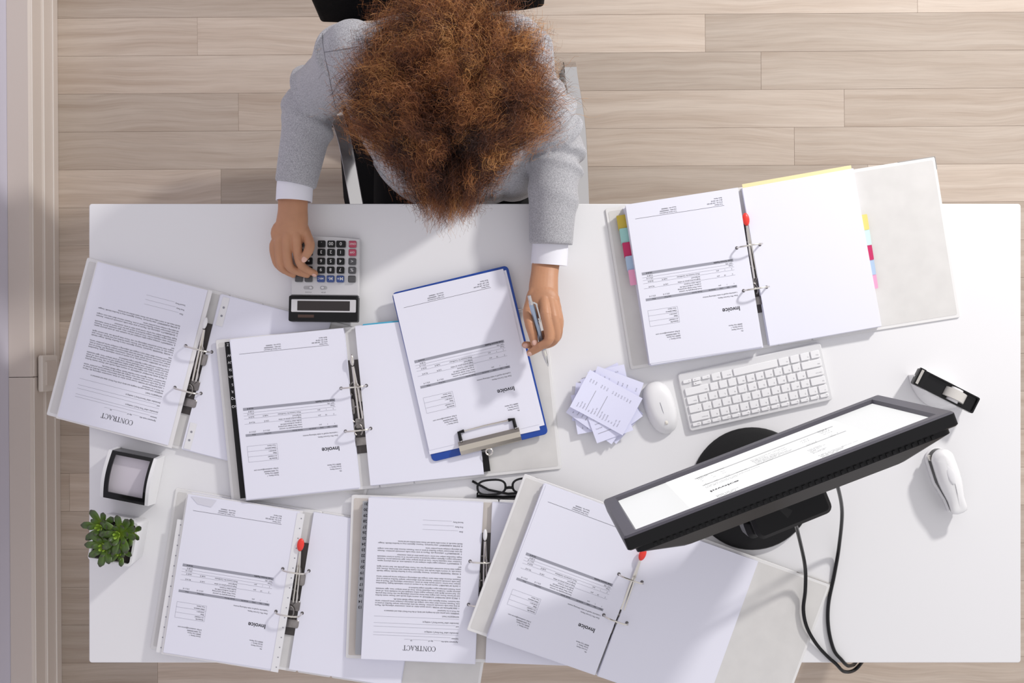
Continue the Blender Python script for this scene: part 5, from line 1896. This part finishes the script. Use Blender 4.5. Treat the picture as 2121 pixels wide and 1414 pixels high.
# strand parameters
N_ = NC * NS
ci = np.repeat(np.arange(NC), NS)
t = np.linspace(0, 1, NP)[None, :, None]
d0 = dirs[ci]
away = d0 - crown * (d0 @ crown)[:, None]
away /= np.maximum(1e-4, np.linalg.norm(away, axis=1))[:, None]
swirl = g.normal(0, 0.35, (NC, 3))[ci]
jit = g.normal(0, 1, (N_, 3))
rootp = roots[ci] + jit * 0.0050
loose = g.random(N_) < 0.45
L_ = (clen[ci] * g.uniform(0.72, 1.10, N_))[:, None, None]
path = rootp[:, None, :] + d0[:, None, :] * L_ * (t - 0.16 * t ** 2) + (away * 0.62 + swirl * 0.5)[:, None, :] * L_ * t ** 1.8 * 0.62 + g.normal(0, 1, (N_, 1, 3)) * np.where(loose, 0.009, 0.0035)[:, None, None] * t ** 1.2
# curl: clump-coherent corkscrew plus strand frizz
e1 = np.cross(d0, np.array((0.31, 0.77, 0.55))); e1 /= np.linalg.norm(e1, axis=1)[:, None]
e2 = np.cross(d0, e1)
turns = (g.uniform(3.0, 5.6, NC)[ci] + g.normal(0, 1, N_) * np.where(loose, 0.9, 0.12))[:, None, None]
ph = (g.uniform(0, 6.28, NC)[ci] + g.normal(0, 1, N_) * np.where(loose, 2.0, 0.35))[:, None, None]
amp = (g.uniform(0.0035, 0.0080, NC)[ci] * g.uniform(0.75, 1.2, N_))[:, None, None] * np.minimum(1, t * 2.2)
path = path + e1[:, None, :] * amp * np.cos(2 * np.pi * turns * t + ph) + e2[:, None, :] * amp * np.sin(2 * np.pi * turns * t + ph)
fz = np.cumsum(g.normal(0, 0.0010, (N_, NP, 3)), axis=1)
for _ in range(3):
    fz[:, 1:-1] = (fz[:, :-2] + fz[:, 1:-1] * 2 + fz[:, 2:]) / 4
path = path + fz * np.minimum(1, t * 2)
# to the person frame
path = path @ Rh.T + HCw[None, None, :]
# the fringe hangs to a point over the desk
dy_ = path[:, :, 1] - HCw[1]
path[:, :, 0] = HCw[0] + (path[:, :, 0] - HCw[0]) * np.clip(1 - 4.6 * np.maximum(0, -0.045 - dy_), 0.45, 1)
tan = np.gradient(path, axis=1)
tan /= np.maximum(1e-9, np.linalg.norm(tan, axis=2))[:, :, None]
rv = g.normal(0, 1, (N_, 1, 3))
side = np.cross(tan, np.broadcast_to(rv, tan.shape))
side /= np.maximum(1e-9, np.linalg.norm(side, axis=2))[:, :, None]
wid = 0.00024 * (1 - 0.55 * t) * g.uniform(0.7, 1.3, (N_, 1, 1))
va = path - side * wid
vb = path + side * wid
verts = np.stack([va, vb], axis=2).reshape(-1, 3)
base = (np.arange(N_) * NP * 2)[:, None] + (np.arange(NP - 1) * 2)[None, :]
base = base.reshape(-1)
quads = np.stack([base, base + 1, base + 3, base + 2], axis=1)
hm = bpy.data.meshes.new('hair')
hm.vertices.add(len(verts)); hm.vertices.foreach_set('co', verts.astype(np.float32).ravel())
hm.loops.add(quads.size); hm.loops.foreach_set('vertex_index', quads.astype(np.int32).ravel())
hm.polygons.add(len(quads)); hm.polygons.foreach_set('loop_start', np.arange(0, quads.size, 4, dtype=np.int32))
ctone = g.normal(0, 0.14, NC) + 0.26 * (g.random(NC) > 0.90)
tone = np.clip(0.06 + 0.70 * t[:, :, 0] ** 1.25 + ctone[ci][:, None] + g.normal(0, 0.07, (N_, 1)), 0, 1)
at_ = hm.attributes.new('tone', 'FLOAT', 'POINT')
at_.data.foreach_set('value', np.repeat(tone.reshape(-1), 2).astype(np.float32))
hm.update(calc_edges=True)
hm.shade_smooth()
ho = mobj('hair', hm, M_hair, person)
tag(ho, 'curly auburn hair, darker at the roots', kind='stuff')
# dense dark roots close to the scalp
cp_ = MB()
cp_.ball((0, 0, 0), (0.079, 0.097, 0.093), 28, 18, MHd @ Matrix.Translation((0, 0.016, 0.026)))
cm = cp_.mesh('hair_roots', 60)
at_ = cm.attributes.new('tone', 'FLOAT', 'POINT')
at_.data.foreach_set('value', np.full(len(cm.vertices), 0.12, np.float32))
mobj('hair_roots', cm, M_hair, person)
